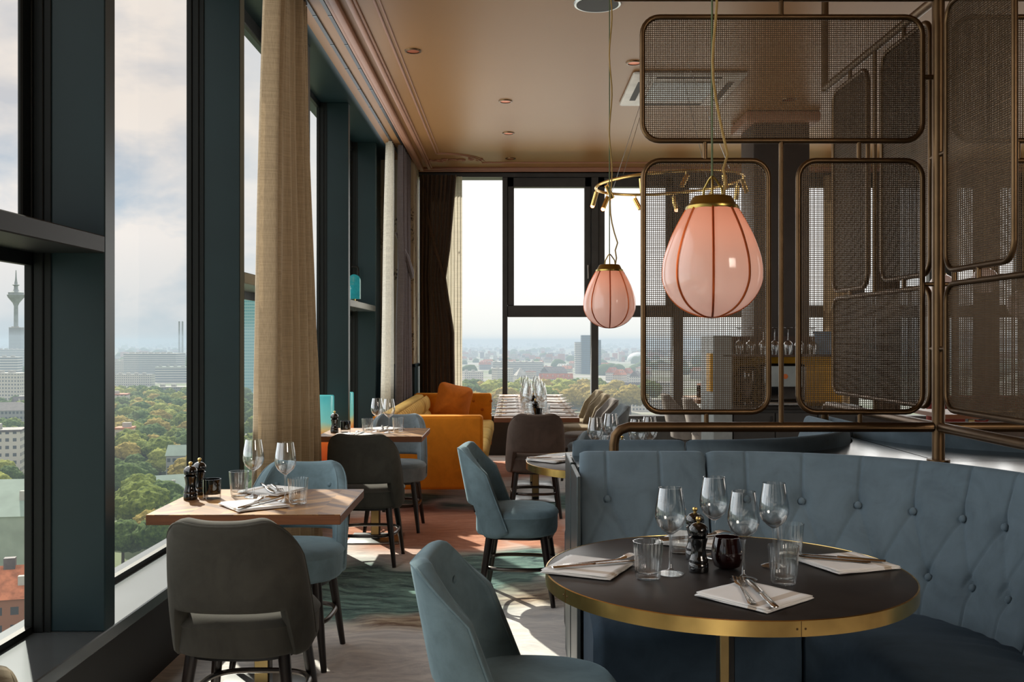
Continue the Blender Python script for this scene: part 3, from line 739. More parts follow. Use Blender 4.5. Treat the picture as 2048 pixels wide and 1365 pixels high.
# ------------------------------------------------------------------ booths round the four-armed screen
PX, PY = 1.749, 4.03
def booth_path(n):                                            # foot line of the back's top edge: straight run, then a quarter turn towards the viewer
    pts = []; x0, xa, yb = .258, .80, 3.78
    ln = xa - x0; arc = 1.37; tot = ln + arc + .5
    for k in range(n + 1):
        s = tot * k / n
        if s <= ln: p = (x0 + s, yb); nn = (0, -1)
        elif s <= ln + arc:
            t = (s - ln) / arc * PI / 2; p = (xa + .87 * math.sin(t), yb - .88 * (1 - math.cos(t))); nn = (-math.sin(t), -math.cos(t))
        else: p = (xa + .87, yb - .88 - (s - ln - arc)); nn = (-1, 0)
        pts.append((s, p, nn))
    return pts, tot
def booth(label, sx, sy, hi, group=None):
    """built for the near-left quarter; sx, sy mirror it about the post"""
    t = thing('curved_booth', label, 'booth', (PX, PY, 0), 0, group)
    def W(x, y, z): return ((x - PX) * sx, (y - PY) * sy, z)
    N = 560 if hi else 90; pts, tot = booth_path(N)
    segs = [(0.0, .49), (.49, 1.88), (1.88, tot)]
    b1 = [.105, .31, .64, .85, 1.06, 1.265, 1.455, 1.625, 1.79, 1.97, 2.15, 2.33]; zr1, zr2 = .785, .58
    def at(s):
        f = s / tot * N; k = min(int(f), N - 1); w = f - k; a, b = pts[k], pts[k + 1]
        return [lerp(a[1][i], b[1][i], w) for i in (0, 1)], [lerp(a[2][i], b[2][i], w) for i in (0, 1)]
    def dent(s, z):
        d = 0.0
        for q in b1:
            ds = s - q
            if abs(ds) < .13:
                d += .020 * math.exp(-(ds * ds + (z - zr1) ** 2) / .0011)
                if z > zr1: d += .0065 * math.exp(-(ds / .006) ** 2) + .003 * math.exp(-(ds / .032) ** 2)
            d2 = s - q - .1025
            if abs(d2) < .13: 
                d += .020 * math.exp(-(d2 * d2 + (z - zr2) ** 2) / .0011)
                if z < zr2: d += .005 * math.exp(-(d2 / .006) ** 2)
            if zr2 < z < zr1:                                  # slanting folds between the two rows of buttons
                f = (zr1 - z) / (zr1 - zr2)
                for sg in (-1, 1):
                    e = ds - sg * .1025 * f
                    if abs(e) < .05: d += .006 * math.exp(-(e / .006) ** 2) + .003 * math.exp(-(e / .026) ** 2)
        return d
    prof = [(.0, .40), (.0, .44), (.02, .52), (.05, .60), (.085, .70), (.12, .80), (.15, .88), (.165, .925), (.172, .945), (.182, .957), (.196, .960), (.208, .953), (.216, .935), (.22, .90), (.22, .40)]
    fine = []
    for (a, za), (b, zb_) in zip(prof, prof[1:]):
        m = max(1, int(abs(zb_ - za) / (.012 if hi else .03))) if zb_ < .93 and a < .2 else 1
        for k in range(m): fine.append((lerp(a, b, k / m), lerp(za, zb_, k / m)))
    fine.append(prof[-1])
    for gi, (sa, sb) in enumerate(segs):
        nn = max(6, int((sb - sa) / tot * N)); rings_ = []
        ss = [sa + .004, sa + .006, sa + .012, sa + .022] + [lerp(sa + .035, sb - .035, k / nn) for k in range(nn + 1)] + [sb - .022, sb - .012, sb - .006, sb - .004]
        for i, s in enumerate(ss):
            e = min(s - sa, sb - s); rd = .022 * (1 - math.sqrt(max(0, 1 - (1 - min(e / .035, 1)) ** 2)))   # rounded segment ends
            (x, y), (nx, ny) = at(s); ring = []
            for off, z in fine:
                o = .165 - off                                    # distance in front of the top edge line
                dd = dent(s, z) if (off < .19 and hi) else 0
                o2 = o - dd - (rd if off < .2 else -rd * .3)
                zz = z - (rd * .9 if z > .9 else 0)
                ring.append(W(x + nx * o2, y + ny * o2, zz))
            rings_.append(ring)
        back = MB().rings(rings_).build('backrest', M['booth'], t, 50)
        if hi:
            for q in b1:
                for (qq, z, o) in ((q, zr1, .165 - .115 - .017), (q + .1025, zr2, .165 - .043 - .017)):
                    if sa + .05 < qq < sb - .03:
                        (x, y), (nx, ny) = at(qq); loc = W(x + nx * o, y + ny * o, z)
                        ob = MB().lathe([(0, -.008), (.010, -.006), (.0135, 0), (.011, .006), (.005, .009), (0, .0095)], 14).build('button', M['booth'], back, 60, loc)
                        ob.rotation_euler = Vector((nx * sx, ny * sy, .3)).to_track_quat('Z', 'Y').to_euler()
    # seat: offset strip in front of the back
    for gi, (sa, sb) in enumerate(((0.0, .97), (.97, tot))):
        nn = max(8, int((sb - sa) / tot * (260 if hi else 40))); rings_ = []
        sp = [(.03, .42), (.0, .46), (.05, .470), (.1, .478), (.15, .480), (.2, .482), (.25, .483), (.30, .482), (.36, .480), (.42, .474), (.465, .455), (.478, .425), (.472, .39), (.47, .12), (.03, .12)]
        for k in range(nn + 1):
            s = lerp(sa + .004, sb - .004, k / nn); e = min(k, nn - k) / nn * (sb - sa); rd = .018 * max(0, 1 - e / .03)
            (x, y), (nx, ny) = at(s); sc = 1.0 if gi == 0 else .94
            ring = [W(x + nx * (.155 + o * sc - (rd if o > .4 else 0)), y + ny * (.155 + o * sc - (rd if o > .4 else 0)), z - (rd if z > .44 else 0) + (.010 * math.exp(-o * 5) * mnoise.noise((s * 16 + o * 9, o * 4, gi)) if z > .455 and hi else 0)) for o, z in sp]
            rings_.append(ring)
        MB().rings(rings_).build('seat_cushion', M['boothshade'], t, 50)
    pl = MB(); rings_ = []
    for k in range(41):
        s = tot * k / 40; (x, y), (nx, ny) = at(s)
        rings_.append([W(x + nx * o, y + ny * o, z) for o, z in ((.58, 0), (.58, .12), (-.04, .12), (-.04, 0))])
    pl.rings(rings_).build('plinth', M['black'], t, 40)
    ep = MB()
    xs = sorted((W(.240, 0, 0)[0], W(.256, 0, 0)[0])); ys = sorted((W(0, 3.63, 0)[1], W(0, 4.0, 0)[1]))
    ep.box(xs[0], xs[1], ys[0], ys[1], 0, .885, .003)
    ep.build('end_panel', M['gunmetal'], t, 30)
    return t
booth('blue velvet curved booth with buttoned back around the near round table', 1, 1, True)
booth('blue-grey velvet booth back to back behind the near booth, around the farther round table', 1, -1, False)
booth('blue booth beyond the thick bronze post, seen through the mesh on the right', -1, -1, False)
# metal ledge under the screen
lg = MB(); poly = []
lp, tt = booth_path(60); quarter = [(PX - (p[0] - nn[0] * .064), PY - (p[1] - nn[1] * .064)) for s, p, nn in lp]
quarter = [(max(a, .012), max(b, .03)) for a, b in quarter]
for sx, sy in ((-1, -1), (-1, 1), (1, -1), (1, 1)):
    o = len(lg.v); n = len(quarter); zt0, zb0 = .894, .87
    ring_t = [(sx * a, sy * b) for a, b in quarter] + [(sx * .004, sy * quarter[-1][1]), (sx * .004, sy * .004), (sx * quarter[0][0], sy * .004)]
    m = len(ring_t)
    for z in (zt0, zb0):
        for a, b in ring_t: lg.v.append(Vector((a, b, z)))
    lg.quad(*[o + k for k in range(m)]); lg.quad(*[o + m + k for k in reversed(range(m))])
    for k in range(m): lg.quad(o + k, o + (k + 1) % m, o + m + (k + 1) % m, o + m + k)
lt = thing('metal_ledge', 'shiny metal ledge between the booth backs, carrying the thick bronze post', 'ledge', (PX, PY, 0))
lg.build('ledge_top', M['ledge'], lt, 0)
MB().box(-1.4, 1.4, -.03, .03, 0, .868).box(-.008, .008, -1.5, 1.5, 0, .868).build('partition_core', M['black'], lt, 0)

# ------------------------------------------------------------------ the mesh screen
scr = thing('mesh_screen', 'four-armed bronze tube screen with woven wire panels standing on the booth ledge', 'room divider', (PX, PY, 0))
MB().tube([(0, 0, .90), (0, 0, ZC - .001)], .025, 16).lathe([(0, .895), (.045, .895), (.045, .902), (0, .902)], 20).build('post', M['bronze'], scr)
RB = .0118
def rrect(a0, a1, z0, z1, r=.07, n=6):
    out = []
    for (ca, cz, s) in ((a1 - r, z1 - r, 0), (a0 + r, z1 - r, 1), (a0 + r, z0 + r, 2), (a1 - r, z0 + r, 3)):
        for k in range(n + 1):
            t = (s + k / n) * PI / 2; out.append((ca + r * math.cos(t), cz + r * math.sin(t)))
    return out
def panel(D, a0, a1, z0, z1, pitch=.0084, wr=.0013, r=.07):
    """D turns (distance along the arm, sideways, height) into the screen's own space"""
    f = MB().tube([D(a, 0, z) for a, z in rrect(a0, a1, z0, z1, r)], RB, 10, closed=True).build('panel_frame', M['bronze'], scr)
    w = MB()
    def wire(p, q):
        p, q = Vector(p), Vector(q); d = (q - p).normalized(); sd = Vector(D(0, 1, 0)) - Vector(D(0, 0, 0)); up = d.cross(sd)
        o = len(w.v)
        for base in (p, q):
            for i, j in ((1, 1), (-1, 1), (-1, -1), (1, -1)): w.v.append(base + sd * wr * i * .8 + up * wr * j)
        for k in range(4): w.quad(o + k, o + (k + 1) % 4, o + 4 + (k + 1) % 4, o + 4 + k)
    def lim(t, lo, hi):                                      # how far a wire must stop short at a rounded corner
        e = min(t - lo, hi - t)
        return 0 if e >= r else r - math.sqrt(max(0, r * r - (r - e) ** 2))
    rnd = random.Random(int(a0 * 1000 + z0 * 77))
    n = int((a1 - a0) / pitch)
    for k in range(1, n):
        a = a0 + (a1 - a0) * k / n + rnd.uniform(-.0008, .0008); c = lim(a, a0, a1); wire(D(a, .001, z0 + c), D(a + rnd.uniform(-.0006, .0006), .001, z1 - c))
    n = int((z1 - z0) / pitch)
    for k in range(1, n):
        z = z0 + (z1 - z0) * k / n + rnd.uniform(-.0008, .0008); c = lim(z, z0, z1); wire(D(a0 + c, -.001, z), D(a1 - c, -.001, z + rnd.uniform(-.0006, .0006)))
    w.build('wire_mesh', M['wire'], f, 0)
def rod(D, pts, r=.010): MB().tube([D(*p) for p in pts], r, 10).build('connector', M['bronze'], scr)
ZR, ZT = 1.034, 2.80
def wide_arm(D):                                             # arms along the room's width
    MB().tube([D(.025, 0, ZR), D(1.27, 0, ZR), D(1.305, 0, ZR - .012), D(1.325, 0, ZR - .035), D(1.331, 0, ZR - .07), D(1.331, 0, .90)], .0205, 14).build('lower_rail', M['bronze'], scr)
    MB().tube([D(.025, 0, ZT), D(1.33, 0, ZT)], .02, 12).build('upper_rail', M['bronze'], scr)
    panel(D, .066, 1.214, 2.209, 2.716); panel(D, .066, .574, 1.096, 2.127); panel(D, .697, 1.21, 1.096, 2.127)
    rod(D, [(.958, 0, 2.127 + .002), (.958, 0, 2.209)]); rod(D, [(.326, 0, 2.127), (.326, 0, 2.209)]); rod(D, [(.645, 0, 2.209), (.645, 0, ZR)], .0105)
    rod(D, [(.645, 0, 2.716), (.645, 0, ZT)]); rod(D, [(.952, 0, 1.096), (.952, 0, ZR)]); rod(D, [(.322, 0, 1.096), (.322, 0, ZR)])
    rod(D, [(.02, 0, 2.47), (.068, 0, 2.47)]); rod(D, [(.02, 0, 1.62), (.068, 0, 1.62)], .009)
def deep_arm(D):                                             # arms along the room's depth
    MB().tube([D(.025, 0, ZR), D(1.40, 0, ZR), D(1.44, 0, ZR - .012), D(1.46, 0, ZR - .05), D(1.46, 0, .90)], .0205, 14).build('lower_rail', M['bronze'], scr)
    MB().tube([D(.025, 0, ZT), D(1.46, 0, ZT)], .02, 12).build('upper_rail', M['bronze'], scr)
    MB().tube([D(1.46, 0, ZT - .02), D(1.46, 0, ZC - .001)], .02, 12).build('hanger', M['bronze'], scr)
    panel(D, .075, .61, 1.67, 2.735); panel(D, .80, 1.31, 1.655, 2.735); panel(D, .075, 1.31, 1.11, 1.615)
    rod(D, [(.705, 0, 1.615), (.705, 0, ZT)]); rod(D, [(.35, 0, 2.735), (.35, 0, ZT)]); rod(D, [(1.05, 0, 2.735), (1.05, 0, ZT)])
    rod(D, [(.35, 0, 1.615), (.35, 0, 1.67)]); rod(D, [(1.05, 0, 1.615), (1.05, 0, 1.655)]); rod(D, [(.7, 0, 1.11), (.7, 0, ZR)])
    rod(D, [(.02, 0, 2.15), (.077, 0, 2.15)]); rod(D, [(.02, 0, 1.355), (.077, 0, 1.355)])
wide_arm(lambda a, b, z: (-a, b, z)); wide_arm(lambda a, b, z: (a, b, z))
deep_arm(lambda a, b, z: (b, a, z)); deep_arm(lambda a, b, z: (b, -a, z))

# ------------------------------------------------------------------ sofa
sf = thing('velvet_sofa', 'long orange velvet chesterfield sofa by the left wall with a tufted back', 'sofa', (0, 0, 0))
X0, X1, Y0, Y1, ZA = -1.12, -.236, 7.89, 11.42, .785
MB().box(X0, X1 - .02, Y0 + .02, Y1 - .02, .19, .34, .02, 2).build('sofa_base', M['orange'], sf)
def tuft(mb, P, U, V, nu, nv, depth, cu, cv):                # buttoned sheet; P(u, v, d)
    def fn(u, v):
        a, b = u * cu, v * cv; d = 0
        f1 = abs(math.sin(PI * a)); f2 = abs(math.sin(PI * b))
        d = depth * (f1 ** .5) * (.35 + .65 * f2 ** .5)
        return P(u, v, d)
    mb.grid(fn, nu, nv)
bk = MB().box(X0, X0 + .11, Y0 + .02, Y1, .3, ZA - .01, .03, 3)
tuft(bk, lambda u, v, d: (X0 + .13 + d + .04 * (1 - v), lerp(Y0 + .17, Y1 - .17, u), lerp(.44, ZA - .02, v)), 0, 0, 240, 12, .05, 22, 2)
bk.build('backrest', M['khaki'], sf)
for y0, y1 in ((Y0, Y0 + .17), (Y1 - .17, Y1)):
    a = MB().box(X0, X1, y0, y1, .19, ZA, .028, 4); am = a.build('armrest', M['orange'], sf)
    pp = MB().tube([(X0, y0 + .012, ZA - .012), (X1 - .02, y0 + .012, ZA - .006), (X1 - .006, y0 + .012, ZA - .03), (X1 - .004, y0 + .012, .2)], .006, 6).build('piping', M['orange'], am)
for z, n in ((.60, 3), (.70, 4)):
    for k in range(n):
        MB().lathe([(0, -.004), (.014, -.002), (.017, .003), (0, .008)], 10).build('button', M['rust'], am, 60, (X0 + .28 + k * .2 + (.1 if n == 3 else 0), Y1 - .172, z)).rotation_euler = (PI / 2, 0, 0)
st = MB()
for k in range(3):
    a, b = Y0 + .18 + k * 1.06, Y0 + .18 + (k + 1) * 1.06; st.box(X0 + .15, X1 + .03, a + .004, b - .004, .33, .49, .05, 4)
    st2 = st.build('seat_cushion', M['khaki'], sf); st = MB()
for x in (X0 + .08, X1 - .06):
    for y in (Y0 + .08, (Y0 + Y1) / 2, Y1 - .08): MB().tube([(x, y, .2), (x, y, 0)], [.022, .014], 10).build('leg', M['legwood'], sf)
def cushion_mesh(w, t):
    def fn(u, v):
        a, b = u * 2 * PI, (v - .5) * PI
        cx, sx = math.cos(a), math.sin(a); r = math.cos(b)
        x = math.copysign(abs(cx) ** .42, cx) * abs(r) ** .55; z = math.copysign(abs(sx) ** .42, sx) * abs(r) ** .55
        pin = 1 + .16 * (abs(x) * abs(z)) ** 2 - .05 * (1 - abs(x) * abs(z)) * (abs(r) < .5)
        return (x * w * pin, math.sin(b) * t * (1 - .75 * max(abs(x), abs(z)) ** 3), z * w * pin)
    return MB().grid(fn, 48, 20, True)
cu = cushion_mesh(.185, .13).build('throw_cushion', M['rust'], None, 0); cu.data.shade_smooth()
cu.location = (-.64, 10.72, .725); cu.rotation_euler = (-.20, .22, .12); tag(cu, 'rust orange square cushion propped on the far end of the orange sofa', 'cushion')

# ------------------------------------------------------------------ sill lamps and shelf ornament
for (x, y, w, h, lab) in ((-1.585, 8.28, .075, .58, 'turquoise and orange glass block lamp on the sill behind the second wooden table'), (-1.56, 9.15, .075, .56, 'slim turquoise and orange glass lamp farther along the sill, beyond the teal fin')):
    t = thing('glass_block_lamp', lab, 'lamp', (x, y, ZS)); 
    MB().box(-w, w, -w, w, .012, h, .012, 2).build('glass_body', M['artglass'], t); MB().box(-w - .005, w + .005, -w - .005, w + .005, 0, .012, .003).build('lamp_base', M['brass'], t)
t = thing('shelf_ornament', 'small turquoise arched glass ornament with brass foot on the window shelf', 'ornament', (-1.515, 9.45, 1.762))
def arch(w, h, n=10): return [(-w, 0), (w, 0)] + [(w * math.cos(PI * k / n), h + w * math.sin(PI * k / n)) for k in range(n + 1)]
a = MB(); ar = arch(.055, .18); a.rings([[(x, y, z + .03) for x, z in ar] for y in (-.03, .03)]).build('glass_arch', M['turq'], t, 40)
MB().lathe([(0, 0), (.03, 0), (.03, .01), (.012, .014), (.012, .03), (0, .03)], 16).build('ornament_foot', M['brass'], t)
t = thing('bottle_ornament', 'teal bottle with a gold neck at the left end of the window shelf', 'ornament', (-1.56, 9.25, 1.762))
MB().lathe([(0, 0), (.038, 0), (.04, .01), (.04, .14), (.02, .165), (.018, .17), (0, .17)], 20).build('bottle_body', M['turq'], t); MB().lathe([(0, .17), (.02, .17), (.02, .19), (.032, .2), (.032, .255), (0, .26)], 20).build('bottle_neck', M['brass'], t)

# ------------------------------------------------------------------ ceiling fittings
for x, y, lab in ((826, 101, 'copper downlight in the ceiling nearest the beige curtain'), (1011, 202, 'copper downlight second from the camera in the ceiling row'), (1017, 266, 'copper downlight third from the camera in the ceiling row'),
                  (1021, 317, 'copper downlight closest to the back windows'), (1268, 125, 'copper downlight beside the white air conditioning cassette'), (1578, 198, 'copper downlight in front of the dark column, seen through mesh')):
    p = onz(x, y, ZC); t = thing('recessed_downlight', lab, 'downlight', p, 0, 'copper ceiling downlights')
    MB().lathe([(.047, -.001), (.047, -.010), (.058, -.010), (.062, 0), (.047, 0)], 28).build('trim_ring', M['bronze'], t)
    MB().lathe([(.0449, -.006), (.03, -.001), (0, -.001)], 28).build('reflector', M['copper'], t)
p = onz(1195, 6, ZC); t = thing('recessed_spotlight', 'large round black recessed spotlight at the top edge above the smaller pendant', 'spotlight', p)
MB().lathe([(.12, -.012), (.145, -.012), (.15, 0), (.12, 0)], 36).build('trim_ring', M['steel'], t); MB().lathe([(.132, -.014), (.1, -.004), (.0, -.003)], 36).build('recess', M['blackwall'], t); MB().box(-.006, .006, -.03, .03, -.012, -.003, .002).build('lamp_bar', M['brass'], t)
t = thing('air_conditioning_cassette', 'white square ceiling air conditioning cassette behind the upper mesh panel', 'air conditioner', (1.40, 8.2, ZC))
MB().box(-.45, .45, -.52, .52, -.03, 0, .02, 2).build('cassette_frame', M['white'], t)
MB().box(-.26, .26, -.30, .30, -.036, -.028, .004).build('intake_grille', M['station'], t)
for s in (-1, 1):
    MB().box(s * .36 - .025, s * .36 + .025, -.3, .3, -.033, -.026).build('air_slot', M['slot'], t); MB().box(-.26, .26, s * .43 - .025, s * .43 + .025, -.033, -.026).build('air_slot', M['slot'], t)

# pendants
def pendant(label, c, zb0, seed):
    t = thing('pendant_lamp', label, 'pendant lamp', (c[0], c[1], zb0), math.atan2(-c[1], -c[0]) + .03); rnd = random.Random(seed)
    tab = [(0.0, .0), (.0012, .016), (.0035, .030), (.008, .046), (.014, .0625), (.0225, .080), (.038, .1015), (.0626, .122), (.095, .1365), (.125, .139), (.158, .1355), (.188, .127), (.225, .113), (.257, .097), (.285, .081), (.303, .070)]
    zs = []
    for (a, _), (b, _) in zip(tab, tab[1:]): zs += [lerp(a, b, k / 5) for k in range(5)]
    zs.append(.303)
    MB().lathe([(max(0, smooth(tab, z)), z) for z in zs], 96, lobes=8, amp=.045).build('glass_shade', M['opal'], t, 60)
    for k in range(8):
        a = 2 * PI * k / 8 + (0); pts = [((smooth(tab, z) * .957 + .002) * math.cos(a), (smooth(tab, z) * .957 + .002) * math.sin(a), z) for z in zs]
        MB().tube(pts, .0032, 6).build('rib', M['copper'], t)
    MB().lathe([(.0, .298), (.072, .298), (.0735, .302), (.072, .308), (.066, .311), (.054, .333), (.050, .335), (0, .335)], 40).build('brass_cap', M['lamp_cap'], t)
    lp = MB()
    for a in (0, PI / 2 * 1.3, PI * 1.25): lp.tube([(.035 * math.cos(a), .035 * math.sin(a), .333), (.030 * math.cos(a), .03 * math.sin(a), .36), (.010 * math.cos(a), .01 * math.sin(a), .385), (0, 0, .392)], .003, 6)
    lp.build('hanging_loop', M['lamp_cap'], t)
    zt_ = ZC - zb0
    MB().tube([(0, 0, .39), (0, 0, zt_ - .03)], .0028, 6).build('green_cord', M['rope_green'], t)
    n = 30; MB().tube([(.02, .030, .333), (.015, .036, .37), (.01, .030, .41)] + [(.006, .006 + .030 * math.exp(-k * .55) + .007 * math.sin(k * .8 + seed), lerp(.45, zt_ - .03, k / n)) for k in range(n + 1)], .0036, 6).build('tan_cord', M['rope_tan'], t)
    MB().lathe([(0, zt_ - .035), (.05, zt_ - .035), (.055, zt_ - .01), (.055, zt_), (0, zt_)], 24).build('ceiling_rose', M['lamp_cap'], t); return t
pendant('large pink gourd-shaped glass pendant hanging over the near round table', (.556, 2.73), 1.453, 1)
pendant('smaller looking pink gourd glass pendant hanging over the farther round table', (.516, 5.2), 1.456, 2)
for x, y, Y, lab in ((1884, 572, 10.2, 'pink round pendant partly behind the thick bronze post'), (1970, 562, 9.5, 'pink round pendant seen through the mesh right of the thick post'), (2046, 610, 8.2, 'pink round pendant cut by the right edge')):
    p = atY(x, y, Y); t = thing('globe_pendant', lab, 'pendant lamp', p)
    MB().lathe([(0, -.12), (.05, -.11), (.10, -.07), (.125, -.01), (.12, .04), (.09, .09), (.05, .115), (0, .118)], 28, lobes=8, amp=.03).build('glass_globe', M['opal'], t, 60)
    MB().lathe([(0, .112), (.05, .112), (.04, .13), (0, .13)], 20).build('brass_cap', M['lamp_cap'], t); MB().tube([(0, 0, .13), (0, 0, ZC - p[2])], .003, 6).build('cord', M['rope_tan'], t)

# ring chandelier
rc = thing('ring_chandelier', 'wide brass ring chandelier with small swivel spots near the back windows', 'chandelier', (1.206, 7.55, 2.60))
rr = .56
MB().tube([(rr * math.cos(2 * PI * k / 64), rr * math.sin(2 * PI * k / 64), .03 * math.cos(2 * PI * k / 64)) for k in range(64)], .011, 8, closed=True).build('brass_ring', M['brass'], rc)
for k in range(4):
    a = PI / 4 + k * PI / 2; MB().tube([(rr * math.cos(a), rr * math.sin(a), 0), (rr * .3 * math.cos(a), rr * .3 * math.sin(a), ZC - 2.60)], .002, 5).build('suspension_wire', M['steel'], rc)
for k in range(11):
    a = 2 * PI * k / 11 + .2; c = Vector((rr * math.cos(a), rr * math.sin(a), .03 * math.cos(a))); d = Vector((math.cos(a * 3.1 + 1) * .55, math.sin(a * 2.3) * .5, -1)).normalized()
    s = MB().tube([c, c + Vector((0, 0, -.05))], .005, 6); e = c + Vector((0, 0, -.05)); s.tube([e - d * .02, e + d * .085], .018, 12)
    so = s.build('spot_head', M['brass'], rc)
    if k in (2, 4, 5, 6):
        g_ = e + d * .092; b = MB()
        b.rings([[g_ + Vector((.016 * math.cos(q) * math.cos(w_), .016 * math.sin(q) * math.cos(w_), .016 * math.sin(w_))) for q in [2 * PI * i / 12 for i in range(12)]] for w_ in [-1.5, -1, -.5, 0, .5, 1, 1.5]]).build('bulb', M['glow'], so)

# ------------------------------------------------------------------ bar station
bs = thing('bar_station', 'bar station with a pale grey end panel and yellow back in front of the column', 'bar', (0, 8.4, 0))
MB().box(1.723, 1.885, 0, .55, 0, 1.43, .004).build('end_panel', M['station'], bs, 30)
MB().box(1.695, 1.722, .02, .18, .95, 1.28, .004).build('side_panel', M['yellow'], bs, 30)
MB().box(1.886, 3.0, .05, .55, 0, .80, .004).build('cabinet', M['darkcab'], bs, 30)
for k in range(3):
    d = MB().box(1.90 + k * .365, 2.255 + k * .365, .03, .05, .06, .77, .003).build('cabinet_door', M['darkcab'], bs, 30)
    MB().box(2.22 + k * .365, 2.235 + k * .365, .018, .03, .62, .74, .002).build('door_handle', M['black'], d, 30)
MB().box(1.886, 3.0, 0, .58, .80, .83, .004).build('counter_top', M['black'], bs, 30)
MB().box(1.886, 3.0, .52, .55, .83, 1.25).build('yellow_back', M['yellow'], bs, 0)
MB().box(1.80, 3.0, 0, .55, 1.25, 1.268, .003).box(1.80, 3.0, .53, .55, 1.268, 1.43).build('glass_shelf', M['walnut_dark'], bs, 30)
ws = None
for k in range(7):
    g = wine((1.96 + k * .105, 8.47 + .04 * (k % 2), 1.268 + .235), 'upturned wine glass in the row on the bar station shelf', 'upturned glasses on the bar shelf'); g.rotation_euler = (PI, 0, 0)
t = thing('coffee_machine', 'espresso machine with a pale front and black sides under the bar shelf', 'coffee machine', (2.36, 8.62, .831))
MB().box(-.19, .19, -.12, .14, .02, .36, .03, 3).build('machine_body', M['gloss_black'], t); MB().box(-.15, .15, -.135, -.118, .16, .34, .008, 2).build('front_panel', M['station'], t)
MB().tube([(0, -.14, .25), (0, -.134, .25)], .022, 20).build('emblem', M['orange_mark'], t); MB().box(-.17, .17, -.2, -.1, 0, .03, .006).build('drip_tray', M['steel'], t)
t = thing('coffee_grinder', 'black round coffee grinder beside the espresso machine', 'grinder', (2.06, 8.62, .831))
MB().lathe([(0, 0), (.07, 0), (.07, .02), (.05, .05), (.06, .12), (.085, .2), (.085, .3), (.06, .34), (0, .345)], 24).build('grinder_body', M['gloss_black'], t); MB().box(-.02, .02, -.12, -.05, .15, .19, .006).build('spout', M['black'], t)
o = MB().lathe([(0, 0), (.075, 0), (.09, .18), (.1, .2), (.095, .2), (.085, .18), (.07, .01), (0, .01)], 28).build('ice_bucket', M['leafgreen'], None, 50, (2.72, 8.55, 1.268)); tag(o, 'pale blue ice bucket on the right of the bar station shelf', 'bucket')
t = thing('red_banquette', 'dark red low banquette far behind the mesh at the right edge', 'sofa', (5.0, 10.6, 0))
MB().box(-.7, .7, -.4, .4, .1, .45, .05, 3).build('seat', M['red'], t); MB().box(-.7, .7, -.5, -.36, .1, .82, .05, 3).build('backrest', M['red'], t)
for x in (-.6, .6):
    for y in (-.4, .3): MB().tube([(x, y, .12), (x, y, 0)], .02, 8).build('leg', M['legwood'], t)

# ------------------------------------------------------------------ the city
ZG = -60.6; HG = H - ZG
def gnd(x, y):
    D = F * HG / (y - CY); return ((x - CX) * D / F, D)
def uvbox(mb, uvs, x0, x1, y0, y1, z0, z1, mat=None):
    pass
def walls(name, poly, z0, z1, m, parent, top=None):           # extruded footprint, wall UVs in metres
    me = bpy.data.meshes.new(name); n = len(poly); vs = [(x, y, z0) for x, y in poly] + [(x, y, z1) for x, y in poly]
    fs = [(k, (k + 1) % n, n + (k + 1) % n, n + k) for k in range(n)] + [tuple(range(n, 2 * n))]
    me.from_pydata(vs, [], fs); uv = me.uv_layers.new(name='UVMap'); i = 0
    for f in me.polygons:
        if f.index < n:
            a, b = poly[f.index], poly[(f.index + 1) % n]; L = math.dist(a, b)
            for (u, v) in ((0, 0), (L, 0), (L, z1 - z0), (0, z1 - z0)): uv.data[i].uv = (u, v); i += 1
        else:
            for _ in f.vertices: uv.data[i].uv = (0, .05); i += 1
    me.materials.append(m); 
    if top: me.materials.append(top); me.polygons[n].material_index = 1
    o = bpy.data.objects.new(name, me); C.objects.link(o); o.parent = parent; return o
FAC = [facade('white_render_facade', S(206, 200, 190), S(86, 92, 100)), facade('cream_facade', S(198, 186, 166), S(80, 84, 90), 2.6), facade('grey_facade', S(150, 152, 152), S(70, 80, 90), 2.2, 3.4, .6), facade('banded_facade', S(214, 212, 206), S(92, 104, 112), 3, 3.6, .5, .5, True), facade('brick_facade', S(150, 104, 84), S(70, 72, 78), 2.8)]
ROOF = [plain('red_tile_roof', S(168, 104, 82), .8, scale=.4, var=.2), plain('dark_slate_roof', S(96, 90, 92), .7, scale=.4, var=.2), plain('grey_flat_roof', S(168, 166, 160), .8, scale=.2, var=.15), plain('copper_green_roof', S(140, 158, 146), .7, scale=.2, var=.1), plain('orange_tile_roof', S(186, 116, 84), .8, scale=.6, var=.3)]
M['towerglass'] = facade('blue_glass_facade', S(36, 62, 78), S(66, 100, 118), 2.4, 3.5, .7, .5); M['tealglass'] = facade('teal_glass_facade', S(150, 196, 196), S(90, 160, 165), 2.0, 3.5, .8, .55)
M['concrete'] = plain('concrete', S(150, 158, 160), .8, scale=.1)
